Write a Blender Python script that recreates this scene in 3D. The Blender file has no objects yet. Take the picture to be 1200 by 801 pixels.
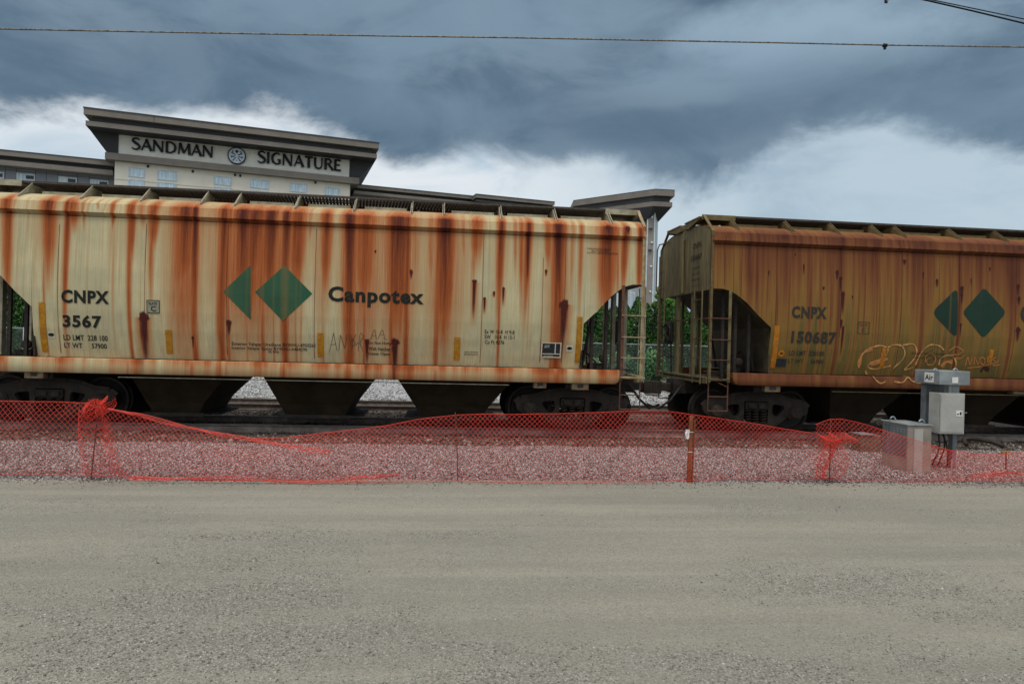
import bpy, bmesh, math, random
import numpy as np
from mathutils import Vector, Matrix, noise as mnoise

random.seed(7); RNG = np.random.default_rng(11)
SC = bpy.context.scene
COL = SC.collection

# ------------------------------------------------------------------ camera
PSI = math.radians(6.17); ROLL = math.radians(1.55); CAMZ = 1.9; FPX = 800.0
FW = Vector((math.sin(PSI), math.cos(PSI), 0)); RT = Vector((math.cos(PSI), -math.sin(PSI), 0)); UP = Vector((0, 0, 1))
r_ = RT*math.cos(ROLL) + UP*math.sin(ROLL); u_ = UP*math.cos(ROLL) - RT*math.sin(ROLL)
cam = bpy.data.cameras.new('camera'); camo = bpy.data.objects.new('camera', cam); COL.objects.link(camo)
m = Matrix((r_, u_, -FW)).transposed().to_4x4(); m.translation = Vector((0, 0, CAMZ)); camo.matrix_world = m
cam.sensor_width = 36; cam.lens = 24.0; cam.clip_start = 0.1; cam.clip_end = 6000
SC.camera = camo

# ------------------------------------------------------------------ light
SUN_EL = math.radians(66); SUN_AZ = math.radians(200)      # compass style: 0 = +Y, clockwise
sun = bpy.data.lights.new('sun', 'SUN'); sun.energy = 1.45; sun.angle = math.radians(14); sun.color = (1.0, .96, .88)
suno = bpy.data.objects.new('sun', sun); COL.objects.link(suno)
sd = Vector((math.sin(SUN_AZ)*math.cos(SUN_EL), math.cos(SUN_AZ)*math.cos(SUN_EL), math.sin(SUN_EL)))
suno.rotation_euler = sd.to_track_quat('Z', 'Y').to_euler(); suno.location = sd*60

world = bpy.data.worlds.new('World'); SC.world = world; world.use_nodes = True
SC.view_settings.view_transform = 'Standard'; SC.view_settings.look = 'None'
SC.view_settings.exposure = 0.0; SC.view_settings.gamma = 1; SC.view_settings.use_curve_mapping = False
SC.render.engine = 'CYCLES'

class NT:
    def __init__(s, tree): s.t = tree; s.n = tree.nodes; s.l = tree.links
    def new(s, ty, **k):
        n = s.n.new(ty)
        for a, b in k.items(): setattr(n, a, b)
        return n
    def put(s, inp, v):
        if isinstance(v, bpy.types.NodeSocket): s.l.new(v, inp)
        elif v is not None:
            if isinstance(v, (tuple, list)) and len(v) == 3 and inp.type == 'RGBA': v = (*v, 1)
            inp.default_value = v
    def math(s, op, a, b=None, c=None, clamp=False):
        n = s.new('ShaderNodeMath', operation=op); n.use_clamp = clamp
        s.put(n.inputs[0], a); s.put(n.inputs[1], b)
        if c is not None: s.put(n.inputs[2], c)
        return n.outputs[0]
    def mix(s, f, a, b, blend='MIX'):
        n = s.new('ShaderNodeMix', data_type='RGBA', blend_type=blend); n.clamp_factor = True
        s.put(n.inputs[0], f); s.put(n.inputs[6], a); s.put(n.inputs[7], b); return n.outputs[2]
    def smooth(s, v, a, b, lo=0., hi=1.):
        n = s.new('ShaderNodeMapRange', interpolation_type='SMOOTHSTEP')
        s.put(n.inputs[0], v); n.inputs[1].default_value = a; n.inputs[2].default_value = b
        n.inputs[3].default_value = lo; n.inputs[4].default_value = hi; return n.outputs[0]
    def noise(s, vec, scale=1., detail=3., rough=.5, dist=0.):
        n = s.new('ShaderNodeTexNoise'); s.put(n.inputs['Vector'], vec); n.inputs['Scale'].default_value = scale
        n.inputs['Detail'].default_value = detail; n.inputs['Roughness'].default_value = rough
        n.inputs['Distortion'].default_value = dist; return n.outputs[0]
    def vor(s, vec, scale, out='Color', feature='F1'):
        n = s.new('ShaderNodeTexVoronoi', feature=feature); s.put(n.inputs['Vector'], vec); n.inputs['Scale'].default_value = scale
        return n.outputs[out]
    def map(s, vec, sc=(1, 1, 1), loc=(0, 0, 0)):
        n = s.new('ShaderNodeMapping'); s.put(n.inputs[0], vec); n.inputs[3].default_value = sc; n.inputs[1].default_value = loc; return n.outputs[0]
    def obj(s): return s.new('ShaderNodeTexCoord').outputs['Object']
    def attr(s, name): return s.new('ShaderNodeAttribute', attribute_name=name).outputs['Fac']
    def sep(s, v):
        n = s.new('ShaderNodeSeparateXYZ'); s.put(n.inputs[0], v); return n.outputs
    def comb(s, x, y, z):
        n = s.new('ShaderNodeCombineXYZ'); s.put(n.inputs[0], x); s.put(n.inputs[1], y); s.put(n.inputs[2], z); return n.outputs[0]

# storm sky: Nishita daylight behind a procedural cloud deck, laid out by compass direction and elevation
w = NT(world.node_tree); w.n.clear()
gen = w.new('ShaderNodeTexCoord').outputs['Generated']
nish = w.new('ShaderNodeTexSky', sky_type='NISHITA'); nish.sun_disc = False
nish.sun_elevation = SUN_EL; nish.sun_rotation = SUN_AZ
bright = w.new('ShaderNodeVectorMath', operation='SCALE'); w.put(bright.inputs[0], nish.outputs[0]); bright.inputs[3].default_value = .08
X, Y, Z = w.sep(gen)
hor = w.math('SQRT', w.math('ADD', w.math('MULTIPLY', X, X), w.math('MULTIPLY', Y, Y)))
tel = w.math('DIVIDE', Z, w.math('MAXIMUM', hor, .02))                 # tan(elevation)
az = w.math('SUBTRACT', w.math('ARCTAN2', X, Y), PSI)                  # radians from the track side
dn = w.noise(w.comb(w.math('MULTIPLY', az, 2.0), w.math('MULTIPLY', tel, 3.2), 3.1), 2.3, 10, .62, .25)
dn2 = w.noise(w.comb(w.math('MULTIPLY', az, 1.8), w.math('MULTIPLY', tel, 3.4), 9.7), 2.6, 10, .60, .6)
dn3 = w.noise(w.comb(w.math('MULTIPLY', az, 1.2), w.math('MULTIPLY', tel, 2.6), 5.7), 2.1, 8, .55, .6)
# the lower rim of the dark deck: a curve over the compass
rim = w.new('ShaderNodeFloatCurve'); cv = rim.mapping.curves[0]
azr = w.math('ADD', w.math('MULTIPLY', az, .5), .5); w.put(rim.inputs['Value'], azr)
pts = [(0, .5)]
for px_, py_ in [(-60, 120), (0, 136), (70, 140), (150, 140), (230, 132), (300, 128), (360, 150), (420, 175), (480, 188), (560, 186), (640, 192), (720, 206), (790, 216), (840, 208), (890, 188), (950, 168), (1010, 160), (1080, 166), (1140, 178), (1200, 192), (1260, 196)]:
    c_, s_ = math.cos(ROLL), math.sin(ROLL); dx_ = px_-600; dy_ = py_-400.5; ix_ = dx_*c_+dy_*s_; iy_ = -dx_*s_+dy_*c_
    pts.append((math.atan(ix_/FPX)*.5+.5, -iy_/FPX/math.sqrt(1+(ix_/FPX)**2)))
pts.append((1, .4))
cv.points[0].location = pts[0]; cv.points[1].location = pts[-1]
for p in pts[1:-1]: cv.points.new(*p)
rim.mapping.update()
d = w.math('SUBTRACT', tel, rim.outputs[0])
d = w.math('ADD', d, w.math('MULTIPLY', w.math('SUBTRACT', dn, .5), .16))
deck = w.smooth(d, -.016, .030)
# colours of the deck and of the lit gap under it (values are the light the cloud sends)
darkc = w.mix(w.smooth(dn2, .36, .64), (.100, .160, .225), (.200, .280, .355))
darkc = w.mix(w.math('MULTIPLY', w.smooth(dn3, .44, .68), .8), darkc, (.225, .325, .415))
def patch(px_, py_, wa, wt):
    c_, s_ = math.cos(ROLL), math.sin(ROLL); dx_ = px_-600; dy_ = py_-400.5; ix_ = dx_*c_+dy_*s_; iy_ = -dx_*s_+dy_*c_
    a_ = math.atan(ix_/FPX); t_ = -iy_/FPX/math.sqrt(1+(ix_/FPX)**2)
    u = w.math('DIVIDE', w.math('SUBTRACT', az, a_), wa); v = w.math('DIVIDE', w.math('SUBTRACT', tel, t_), wt)
    r2 = w.math('ADD', w.math('MULTIPLY', u, u), w.math('MULTIPLY', v, v)); r2 = w.math('ADD', r2, w.math('MULTIPLY', w.math('SUBTRACT', dn, .5), 2.6))
    return w.smooth(r2, 1.2, .0)
darkc = w.mix(w.math('MULTIPLY', patch(985, 32, .22, .07), .8), darkc, (.36, .49, .60))
darkc = w.mix(w.math('MULTIPLY', patch(640, 12, .20, .06), .6), darkc, (.24, .34, .43))
darkc = w.mix(w.math('MULTIPLY', patch(860, 85, .22, .05), .45), darkc, (.26, .37, .47))
darkc = w.mix(w.math('MULTIPLY', patch(470, 128, .20, .04), .5), darkc, (.24, .34, .44))
darkc = w.mix(w.math('MULTIPLY', patch(780, 150, .16, .035), .6), darkc, (.080, .135, .200))
edge_ = w.math('MULTIPLY', w.smooth(d, .0, .05), w.smooth(d, .16, .06)); darkc = w.mix(w.math('MULTIPLY', edge_, .45), darkc, (.105, .165, .232))
leftness = w.smooth(az, -.15, .40)
gap = w.mix(leftness, (.86, .91, .94), (.53, .65, .73))
gap = w.mix(w.smooth(dn2, .40, .72), gap, w.mix(leftness, (.55, .67, .77), (.40, .52, .62)))
gap = w.mix(w.math('MULTIPLY', w.smooth(tel, .17, .02), .35), gap, (.55, .64, .70))
cloud = w.mix(deck, gap, darkc)
# overhead and behind the viewer the deck is thin and bright
up = w.smooth(tel, .62, 1.9); back = w.math('MULTIPLY', w.smooth(w.math('MULTIPLY', Y, -1.0), -.1, .5), w.smooth(tel, .15, 1.3, .10, 1.0))
thin = w.math('MAXIMUM', up, back)
thinc = w.mix(w.smooth(dn, .3, .7), (1.0, 1.03, 1.06), (1.45, 1.44, 1.40))
cloud = w.mix(thin, cloud, thinc)
skyc = w.mix(.86, bright.outputs[0], cloud)
bg = w.new('ShaderNodeBackground'); w.put(bg.inputs[0], skyc); bg.inputs[1].default_value = 1.0
wo = w.new('ShaderNodeOutputWorld'); w.l.new(bg.outputs[0], wo.inputs[0])

# ------------------------------------------------------------------ placing: a pixel of the photo to a ray in the world
def ray(px, py):
    dx = px-600; dy = py-400.5; c, s = math.cos(ROLL), math.sin(ROLL)
    ix = dx*c + dy*s; iy = -dx*s + dy*c
    return FW + RT*(ix/FPX) - UP*(iy/FPX)
def atY(px, py, y):
    d = ray(px, py); return Vector((0, 0, CAMZ)) + d*(y/d.y)
def atZ(px, py, z):
    d = ray(px, py); return Vector((0, 0, CAMZ)) + d*((z-CAMZ)/d.z)
def atD(px, py, dep): return Vector((0, 0, CAMZ)) + ray(px, py)*dep

# ------------------------------------------------------------------ mesh tools
def tag(o, label=None, cat=None, group=None, kind=None):
    if label: o['label'] = label
    if cat: o['category'] = cat
    if group: o['group'] = group
    if kind: o['kind'] = kind
    return o
def empty(name, loc=(0, 0, 0), rz=0, **k):
    o = bpy.data.objects.new(name, None); COL.objects.link(o); o.location = loc; o.rotation_euler = (0, 0, rz); o.empty_display_size = .3
    return tag(o, **k)
class MB:
    def __init__(s): s.v = []; s.f = []
    def add(s, vs, fs):
        b = len(s.v); s.v += [tuple(v) for v in vs]; s.f += [tuple(i+b for i in f) for f in fs]; return s
    def box(s, x0, x1, y0, y1, z0, z1):
        return s.add([(x0, y0, z0), (x1, y0, z0), (x1, y1, z0), (x0, y1, z0), (x0, y0, z1), (x1, y0, z1), (x1, y1, z1), (x0, y1, z1)],
                     [(0, 3, 2, 1), (4, 5, 6, 7), (0, 1, 5, 4), (1, 2, 6, 5), (2, 3, 7, 6), (3, 0, 4, 7)])
    def rbox(s, c, size, rot):
        b = MB().box(-size[0]/2, size[0]/2, -size[1]/2, size[1]/2, -size[2]/2, size[2]/2)
        return s.add([Vector(c) + rot @ Vector(v) for v in b.v], b.f)
    def bar(s, a, b, wd, dp=None, up=(0, 0, 1)):
        a = Vector(a); b = Vector(b); d = b-a; L = d.length
        if L < 1e-6: return s
        z = d/L; x = Vector(up).cross(z)
        if x.length < 1e-3: x = Vector((1, 0, 0)).cross(z)
        if x.length < 1e-3: x = Vector((0, 1, 0)).cross(z)
        x.normalize(); y = z.cross(x); M = Matrix((x, y, z)).transposed()
        return s.rbox((a+b)/2, (wd, dp or wd, L), M)
    def tube(s, pts, r, n=8, cap=True):
        pts = [Vector(p) for p in pts]; rs = r if isinstance(r, (list, tuple)) else [r]*len(pts); vs = []; fs = []
        for i, p in enumerate(pts):
            t = (pts[min(i+1, len(pts)-1)] - pts[max(i-1, 0)]).normalized()
            a = Vector((0, 0, 1)) if abs(t.z) < .9 else Vector((1, 0, 0))
            x = t.cross(a).normalized(); y = t.cross(x)
            for k in range(n):
                q = 2*math.pi*k/n; vs.append(p + (x*math.cos(q) + y*math.sin(q))*rs[i])
        for i in range(len(pts)-1):
            for k in range(n):
                k2 = (k+1) % n; fs.append((i*n+k, i*n+k2, (i+1)*n+k2, (i+1)*n+k))
        if cap: fs.append(tuple(range(n-1, -1, -1))); fs.append(tuple((len(pts)-1)*n+k for k in range(n)))
        return s.add(vs, fs)
    def lathe(s, c, axis, prof, n=32):
        # prof: (distance along axis, radius)
        ax = Vector(axis).normalized(); a = Vector((0, 0, 1)) if abs(ax.z) < .9 else Vector((1, 0, 0))
        x = ax.cross(a).normalized(); y = ax.cross(x); c = Vector(c); vs = []; fs = []
        for (t, r) in prof:
            for k in range(n):
                q = 2*math.pi*k/n; vs.append(c + ax*t + (x*math.cos(q)+y*math.sin(q))*r)
        for i in range(len(prof)-1):
            for k in range(n):
                k2 = (k+1) % n; fs.append((i*n+k, i*n+k2, (i+1)*n+k2, (i+1)*n+k))
        fs.append(tuple(range(n-1, -1, -1))); fs.append(tuple((len(prof)-1)*n+k for k in range(n)))
        return s.add(vs, fs)
    def prism(s, poly, axis, a, b):
        # poly: 2D points; axis 'x': (y,z) ; 'y': (x,z) ; 'z': (x,y)
        def P(p, t): return {'x': (t, p[0], p[1]), 'y': (p[0], t, p[1]), 'z': (p[0], p[1], t)}[axis]
        n = len(poly); vs = [P(p, a) for p in poly] + [P(p, b) for p in poly]
        fs = [tuple(range(n)), tuple(range(2*n-1, n-1, -1))] + [(i, i+n, (i+1) % n+n, (i+1) % n) for i in range(n)]
        return s.add(vs, fs)
    def hull8(s, A, B):   # two quads -> solid
        return s.add(list(A)+list(B), [(0, 3, 2, 1), (4, 5, 6, 7), (0, 1, 5, 4), (1, 2, 6, 5), (2, 3, 7, 6), (3, 0, 4, 7)])
    def build(s, name, mt, parent=None, smooth=False, bevel=0, fix=True):
        me = bpy.data.meshes.new(name); me.from_pydata(s.v, [], s.f)
        if fix:
            bm = bmesh.new(); bm.from_mesh(me); bmesh.ops.recalc_face_normals(bm, faces=bm.faces); bm.to_mesh(me); bm.free()
        me.materials.append(mt)
        if smooth:
            for p in me.polygons: p.use_smooth = True
        o = bpy.data.objects.new(name, me); COL.objects.link(o)
        if parent: o.parent = parent
        if bevel:
            b = o.modifiers.new('bevel', 'BEVEL'); b.width = bevel; b.segments = 2; b.limit_method = 'ANGLE'
        return o
def npmesh(name, V, F, mt, parent=None, attrs=None, smooth=False):
    """V (n,3), F (m,k) arrays"""
    me = bpy.data.meshes.new(name); V = np.asarray(V, dtype=np.float32); F = np.asarray(F, dtype=np.int32)
    me.vertices.add(len(V)); me.vertices.foreach_set('co', V.ravel())
    k = F.shape[1]; me.loops.add(F.size); me.loops.foreach_set('vertex_index', F.ravel())
    me.polygons.add(len(F)); me.polygons.foreach_set('loop_start', np.arange(0, F.size, k, dtype=np.int32))
    if smooth: me.polygons.foreach_set('use_smooth', np.ones(len(F), dtype=bool))
    for a, vals in (attrs or {}).items():
        at = me.attributes.new(a, 'FLOAT', 'POINT'); at.data.foreach_set('value', np.asarray(vals, dtype=np.float32))
    me.update(calc_edges=True); me.validate(); me.materials.append(mt)
    o = bpy.data.objects.new(name, me); COL.objects.link(o)
    if parent: o.parent = parent
    return o
def flat2d(kind, data, holes=None, bold=0., depth=0.):
    """2D filled shape -> (verts, faces); kind 'text' or 'poly'"""
    if kind == 'text':
        cu = bpy.data.curves.new('t', 'FONT'); cu.body = data; cu.size = 1; cu.offset = bold*.8; cu.space_character = 1.0+bold*2.2; cu.resolution_u = 3
    else:
        cu = bpy.data.curves.new('p', 'CURVE'); cu.dimensions = '2D'; cu.fill_mode = 'BOTH'
        for pl in [data]+list(holes or []):
            sp = cu.splines.new('POLY'); sp.points.add(len(pl)-1)
            for p, q in zip(sp.points, pl): p.co = (q[0], q[1], 0, 1)
            sp.use_cyclic_u = True
    cu.extrude = depth
    o = bpy.data.objects.new('tmp', cu); COL.objects.link(o)
    me = bpy.data.meshes.new_from_object(o.evaluated_get(bpy.context.evaluated_depsgraph_get()))
    V = [v.co.copy() for v in me.vertices]; F = [tuple(p.vertices) for p in me.polygons]
    bpy.data.objects.remove(o); bpy.data.curves.remove(cu); bpy.data.meshes.remove(me)
    return V, F

# ------------------------------------------------------------------ materials
def mat(name, col, rough=.6, metal=0., var=.25, vscale=6., bump=0., bscale=60., col2=None, stretch=(1, 1, 1), spec=.2, dirt=None, dirtf=.3):
    m = bpy.data.materials.new(name); m.use_nodes = True; t = NT(m.node_tree); b = t.n['Principled BSDF']
    v = t.map(t.obj(), stretch)
    n = t.noise(v, vscale, 5, .6)
    c2 = col2 or tuple(c*(1-var) for c in col); c1 = tuple(min(1, c*(1+var*.35)) for c in col) if col2 is None else col
    c = t.mix(t.smooth(n, .32, .68), c2, c1)
    if dirt: c = t.mix(t.math('MULTIPLY', t.smooth(t.noise(v, vscale*.37, 6, .65, .4), .45, .7), dirtf), c, dirt)
    t.put(b.inputs['Base Color'], c); t.put(b.inputs['Roughness'], t.smooth(n, .2, .8, max(.05, rough-.1), min(1, rough+.12)))
    b.inputs['Metallic'].default_value = metal; b.inputs['Specular IOR Level'].default_value = spec
    if bump:
        bp = t.new('ShaderNodeBump'); bp.inputs['Strength'].default_value = bump; bp.inputs['Distance'].default_value = .01
        t.put(bp.inputs['Height'], t.noise(v, bscale, 4, .6)); t.put(b.inputs['Normal'], bp.outputs[0])
    return m

def rusty(name, base, base2, orange, darkr, amt=1., grime=(.12, .10, .05), grimef=.25):
    """weathered freight paint: where it rusts is given by the mesh attributes rust and dark, broken up by fine vertical runs"""
    m = bpy.data.materials.new(name); m.use_nodes = True; t = NT(m.node_tree); b = t.n['Principled BSDF']
    o = t.obj(); R = t.attr('rust'); D = t.attr('dark')
    n1 = t.noise(t.map(o, (13, 5, .45)), 1, 5, .62); n2 = t.noise(t.map(o, (42, 12, .9)), 1, 4, .7); n3 = t.noise(o, 1.1, 5, .6); n4 = t.noise(o, 30, 4, .7)
    br = t.math('ADD', t.math('MULTIPLY', t.math('SUBTRACT', n1, .5), .65), t.math('MULTIPLY', t.math('SUBTRACT', n2, .5), .75))
    Rm = t.math('ADD', R, t.math('MULTIPLY', br, t.math('ADD', .18, t.math('MULTIPLY', R, .72))))
    paint = t.mix(t.smooth(n3, .35, .68), base, base2)
    paint = t.mix(t.math('MULTIPLY', t.smooth(n2, .42, .68), grimef), paint, grime)
    gold = tuple(a*.5+b_*.5 for a, b_ in zip(base, (.36, .15, .03)))
    c = t.mix(t.math('MULTIPLY', t.smooth(Rm, .02, .30), .85*amt), paint, gold)
    c = t.mix(t.math('MULTIPLY', t.smooth(Rm, .16, .72), .93*amt), c, orange)
    mid = tuple(a*.42+b_*.58 for a, b_ in zip(orange, darkr))
    c = t.mix(t.math('MULTIPLY', t.smooth(Rm, .58, 1.0), .9*amt), c, mid)
    c = t.mix(t.smooth(t.math('ADD', D, t.math('MULTIPLY', br, .55)), .22, .80), c, darkr)
    c = t.mix(t.math('MULTIPLY', t.smooth(n4, .55, .78), .22), c, tuple(x*.55 for x in base2))
    t.put(b.inputs['Base Color'], c); t.put(b.inputs['Roughness'], t.smooth(Rm, .1, .8, .62, .9)); b.inputs['Specular IOR Level'].default_value = .14
    bp = t.new('ShaderNodeBump'); bp.inputs['Strength'].default_value = .35; bp.inputs['Distance'].default_value = .012
    t.put(bp.inputs['Height'], t.math('ADD', t.math('MULTIPLY', n3, .8), t.math('MULTIPLY', n4, .16))); t.put(b.inputs['Normal'], bp.outputs[0])
    return m

def stones_mat(name, ramp):
    m = bpy.data.materials.new(name); m.use_nodes = True; t = NT(m.node_tree); b = t.n['Principled BSDF']
    cr = t.new('ShaderNodeValToRGB'); t.put(cr.inputs[0], t.attr('tone'))
    e = cr.color_ramp.elements; e[0].position = ramp[0][0]; e[0].color = (*ramp[0][1], 1); e[1].position = ramp[-1][0]; e[1].color = (*ramp[-1][1], 1)
    for p, c in ramp[1:-1]: q = e.new(p); q.color = (*c, 1)
    n = t.noise(t.obj(), 70, 3, .6)
    t.put(b.inputs['Base Color'], t.mix(t.smooth(n, .3, .8, 0, .35), cr.outputs[0], (.10, .09, .08)))
    b.inputs['Roughness'].default_value = .9; b.inputs['Specular IOR Level'].default_value = .2
    return m

def ground_mat(name, a, b_, specks, scale, bump=.6, patch=.5, ps=.35, stretch=(1, 1, 1), grit=None):
    m = bpy.data.materials.new(name); m.use_nodes = True; t = NT(m.node_tree); b = t.n['Principled BSDF']
    o = t.obj(); big = t.noise(t.map(o, stretch), ps, 6, .6, .3); fine = t.noise(o, 45, 5, .7)
    v1 = t.vor(o, scale); s1 = t.sep(v1)[0]; v2 = t.sep(t.vor(o, scale*2.3))[1]
    dist = t.vor(o, scale, 'Distance')
    c = t.mix(t.smooth(big, .38, .64), a, b_)
    c = t.mix(t.smooth(s1, .80, .97, 0, patch), c, specks[0]); c = t.mix(t.smooth(s1, .20, .03, 0, patch), c, specks[1])
    c = t.mix(t.smooth(v2, .82, .98, 0, patch*.8), c, specks[0]); c = t.mix(t.smooth(v2, .18, .02, 0, patch*.8), c, specks[1])
    c = t.mix(t.smooth(fine, .35, .75, 0, .35), c, tuple(x*.62 for x in b_))
    c = t.mix(t.smooth(t.noise(t.map(o, stretch), 2.6, 6, .65, .5), .5, .72, 0, .35), c, tuple(x*.78 for x in b_))
    if grit:
        band = t.noise(t.map(o, (.05, 1.5, 1)), 1.4, 4, .6, .2); c = t.mix(t.smooth(band, .48, .62, 0, .30), c, tuple(x*.80 for x in b_)); c = t.mix(t.smooth(band, .46, .36, 0, .30), c, tuple(min(1, x*1.12) for x in a))
        ca = t.attr('coarse'); wob = t.math('ADD', ca, t.math('MULTIPLY', t.math('SUBTRACT', t.noise(o, 9, 5, .7), .5), .7))
        m_ = t.smooth(wob, .0, 1.25, .12, 1)
        g1 = t.sep(t.vor(o, 62))[0]; g2 = t.sep(t.vor(o, 105))[1]
        gc = t.mix(t.smooth(g1, .15, .9), grit[0], grit[1]); gc = t.mix(t.smooth(g2, .80, .95, 0, .8), gc, grit[2]); gc = t.mix(t.smooth(g2, .20, .05, 0, .8), gc, grit[3])
        c = t.mix(t.math('MULTIPLY', m_, .72), c, gc)
    t.put(b.inputs['Base Color'], c); b.inputs['Roughness'].default_value = .95; b.inputs['Specular IOR Level'].default_value = .08
    bp = t.new('ShaderNodeBump'); bp.inputs['Strength'].default_value = bump; bp.inputs['Distance'].default_value = .012
    t.put(bp.inputs['Height'], t.math('ADD', t.math('MULTIPLY', dist, -.8), t.math('ADD', fine, t.math('MULTIPLY', s1, .5)))); t.put(b.inputs['Normal'], bp.outputs[0])
    return m

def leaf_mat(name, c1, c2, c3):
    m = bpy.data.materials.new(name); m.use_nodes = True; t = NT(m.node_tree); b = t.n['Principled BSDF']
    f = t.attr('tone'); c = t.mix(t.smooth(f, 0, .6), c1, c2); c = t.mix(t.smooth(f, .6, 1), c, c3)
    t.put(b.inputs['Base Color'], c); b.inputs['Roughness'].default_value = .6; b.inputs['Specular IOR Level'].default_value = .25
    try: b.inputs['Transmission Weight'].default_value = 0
    except Exception: pass
    return m

M = {}
M['steel_dark'] = mat('dark_steel', (.035, .030, .026), .6, .2, .45, 9, .3, 40, dirt=(.07, .045, .03), dirtf=.5)
M['truck'] = mat('truck_iron', (.040, .032, .026), .72, 0, .4, 7, .4, 45, dirt=(.075, .052, .036), dirtf=.6)
M['wheel'] = mat('wheel_steel', (.025, .021, .019), .55, .3, .4, 9, .2, 40, dirt=(.045, .033, .024), dirtf=.5)
M['grate'] = mat('grating_steel', (.09, .075, .065), .55, .5, .3, 12)
M['galv'] = mat('galvanised_steel', (.30, .33, .34), .5, .35, .28, 5, .1, 30, dirt=(.16, .17, .17), dirtf=.5)
M['galv_dark'] = mat('dull_zinc_steel', (.17, .19, .20), .55, .3, .3, 5, .1, 30)
M['cabinet'] = mat('grey_cabinet_paint', (.40, .40, .37), .55, .1, .14, 4, .25, 90, dirt=(.22, .19, .14), dirtf=.35)
M['concrete'] = mat('stained_concrete', (.30, .27, .23), .85, 0, .3, 3, .4, 40, dirt=(.16, .12, .09), dirtf=.5)
M['cream'] = mat('cream_car_paint', (.38, .31, .18), .6, 0, .3, 9, .2, 30, dirt=(.26, .09, .035), dirtf=.75)
M['cream_clean'] = mat('grey_cream_car_paint', (.37, .35, .26), .6, 0, .3, 7, .2, 30, dirt=(.2, .14, .07), dirtf=.6)
M['pad'] = mat('grimy_pad', (.16, .12, .075), .75, 0, .4, 14, dirt=(.14, .05, .02), dirtf=.7)
M['olive'] = mat('olive_car_paint', (.165, .128, .058), .6, 0, .35, 7, .2, 30, dirt=(.13, .065, .03), dirtf=.6)
M['olive_end'] = mat('grimy_olive_end_paint', (.20, .160, .080), .65, 0, .4, 4, .2, 20, dirt=(.07, .05, .025), dirtf=.7, stretch=(3, 3, .5))
M['ladder_rust'] = mat('rusty_brown_bar', (.13, .06, .038), .75, 0, .4, 14, .3, 40)
M['bay'] = mat('shade_dark_hopper_paint', (.024, .017, .009), .75, 0, .45, 3, .2, 20, dirt=(.035, .022, .012), dirtf=.6)  # shade under the car is put into this near-black brown
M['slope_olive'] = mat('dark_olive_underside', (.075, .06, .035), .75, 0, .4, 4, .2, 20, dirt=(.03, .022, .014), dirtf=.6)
M['bay2'] = mat('shade_dark_olive_hopper_paint', (.022, .016, .009), .75, 0, .45, 3, .2, 20, dirt=(.03, .02, .01), dirtf=.6)  # right car's bays: underside shade darkened into the colour as well
M['black'] = mat('worn_black_paint', (.014, .018, .018), .6, 0, .3, 25, col2=(.035, .034, .028))
M['black_faded'] = mat('faded_dark_paint', (.030, .034, .036), .6, 0, .3, 25, col2=(.065, .050, .035))
M['yellow'] = mat('reflective_yellow', (.44, .20, .015), .6, 0, .25, 16, dirt=(.30, .12, .02), dirtf=.5)
M['orange_strip'] = mat('reflective_orange', (.46, .17, .015), .45, 0, .25, 16, dirt=(.30, .10, .02), dirtf=.5)
M['white'] = mat('white_sticker', (.72, .72, .68), .5, 0, .12, 20)
for k_ in ('black', 'black_faded'): M[k_].node_tree.nodes['Principled BSDF'].inputs['Specular IOR Level'].default_value = .04
M['blackpanel'] = mat('black_stencil_panel', (.03, .032, .04), .5, 0, .3, 20)
M['paleframe'] = mat('pale_stencil_paint', (.62, .57, .44), .5, 0, .2, 20)
M['greendecal'] = None
M['graffiti'] = mat('orange_spray_paint', (.58, .20, .05), .7, 0, .3, 12, col2=(.32, .15, .06))
M['graffiti_pale'] = mat('pale_spray_paint', (.62, .32, .12), .7, 0, .3, 14, col2=(.34, .18, .06))
M['pen'] = mat('black_marker_scrawl', (.07, .055, .04), .6, 0, .3, 20)
M['rail'] = mat('rusty_rail_web', (.24, .20, .175), .75, 0, .35, 6, .2, 30, stretch=(1, 1, 1), dirt=(.08, .07, .065), dirtf=.6)
M['railhead'] = mat('polished_rail_head', (.16, .14, .125), .5, .4, .3, 5)
M['tie'] = mat('weathered_timber', (.15, .115, .085), .85, 0, .4, 5, .5, 40, stretch=(8, 1, 8), dirt=(.28, .25, .20), dirtf=.5)
M['net'] = mat('orange_red_plastic_net', (.74, .040, .018), .45, 0, .2, 3, spec=.4)
M['post_orange'] = mat('rusty_orange_post', (.27, .085, .035), .75, 0, .45, 9, .4, 50, dirt=(.13, .06, .035), dirtf=.6)
M['rod'] = mat('rusty_rod', (.11, .06, .045), .8, 0, .4, 20)
M['paper'] = mat('white_paper', (.74, .70, .70), .7, 0, .08, 8)
M['wire'] = mat('cable_grey', (.30, .28, .23), .5, .2, .3, 3, stretch=(3, 1, 1), col2=(.07, .07, .07))
M['wire_black'] = mat('cable_black', (.015, .015, .018), .6)
M['pvc'] = mat('pink_grey_plastic', (.42, .30, .30), .6)

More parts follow.
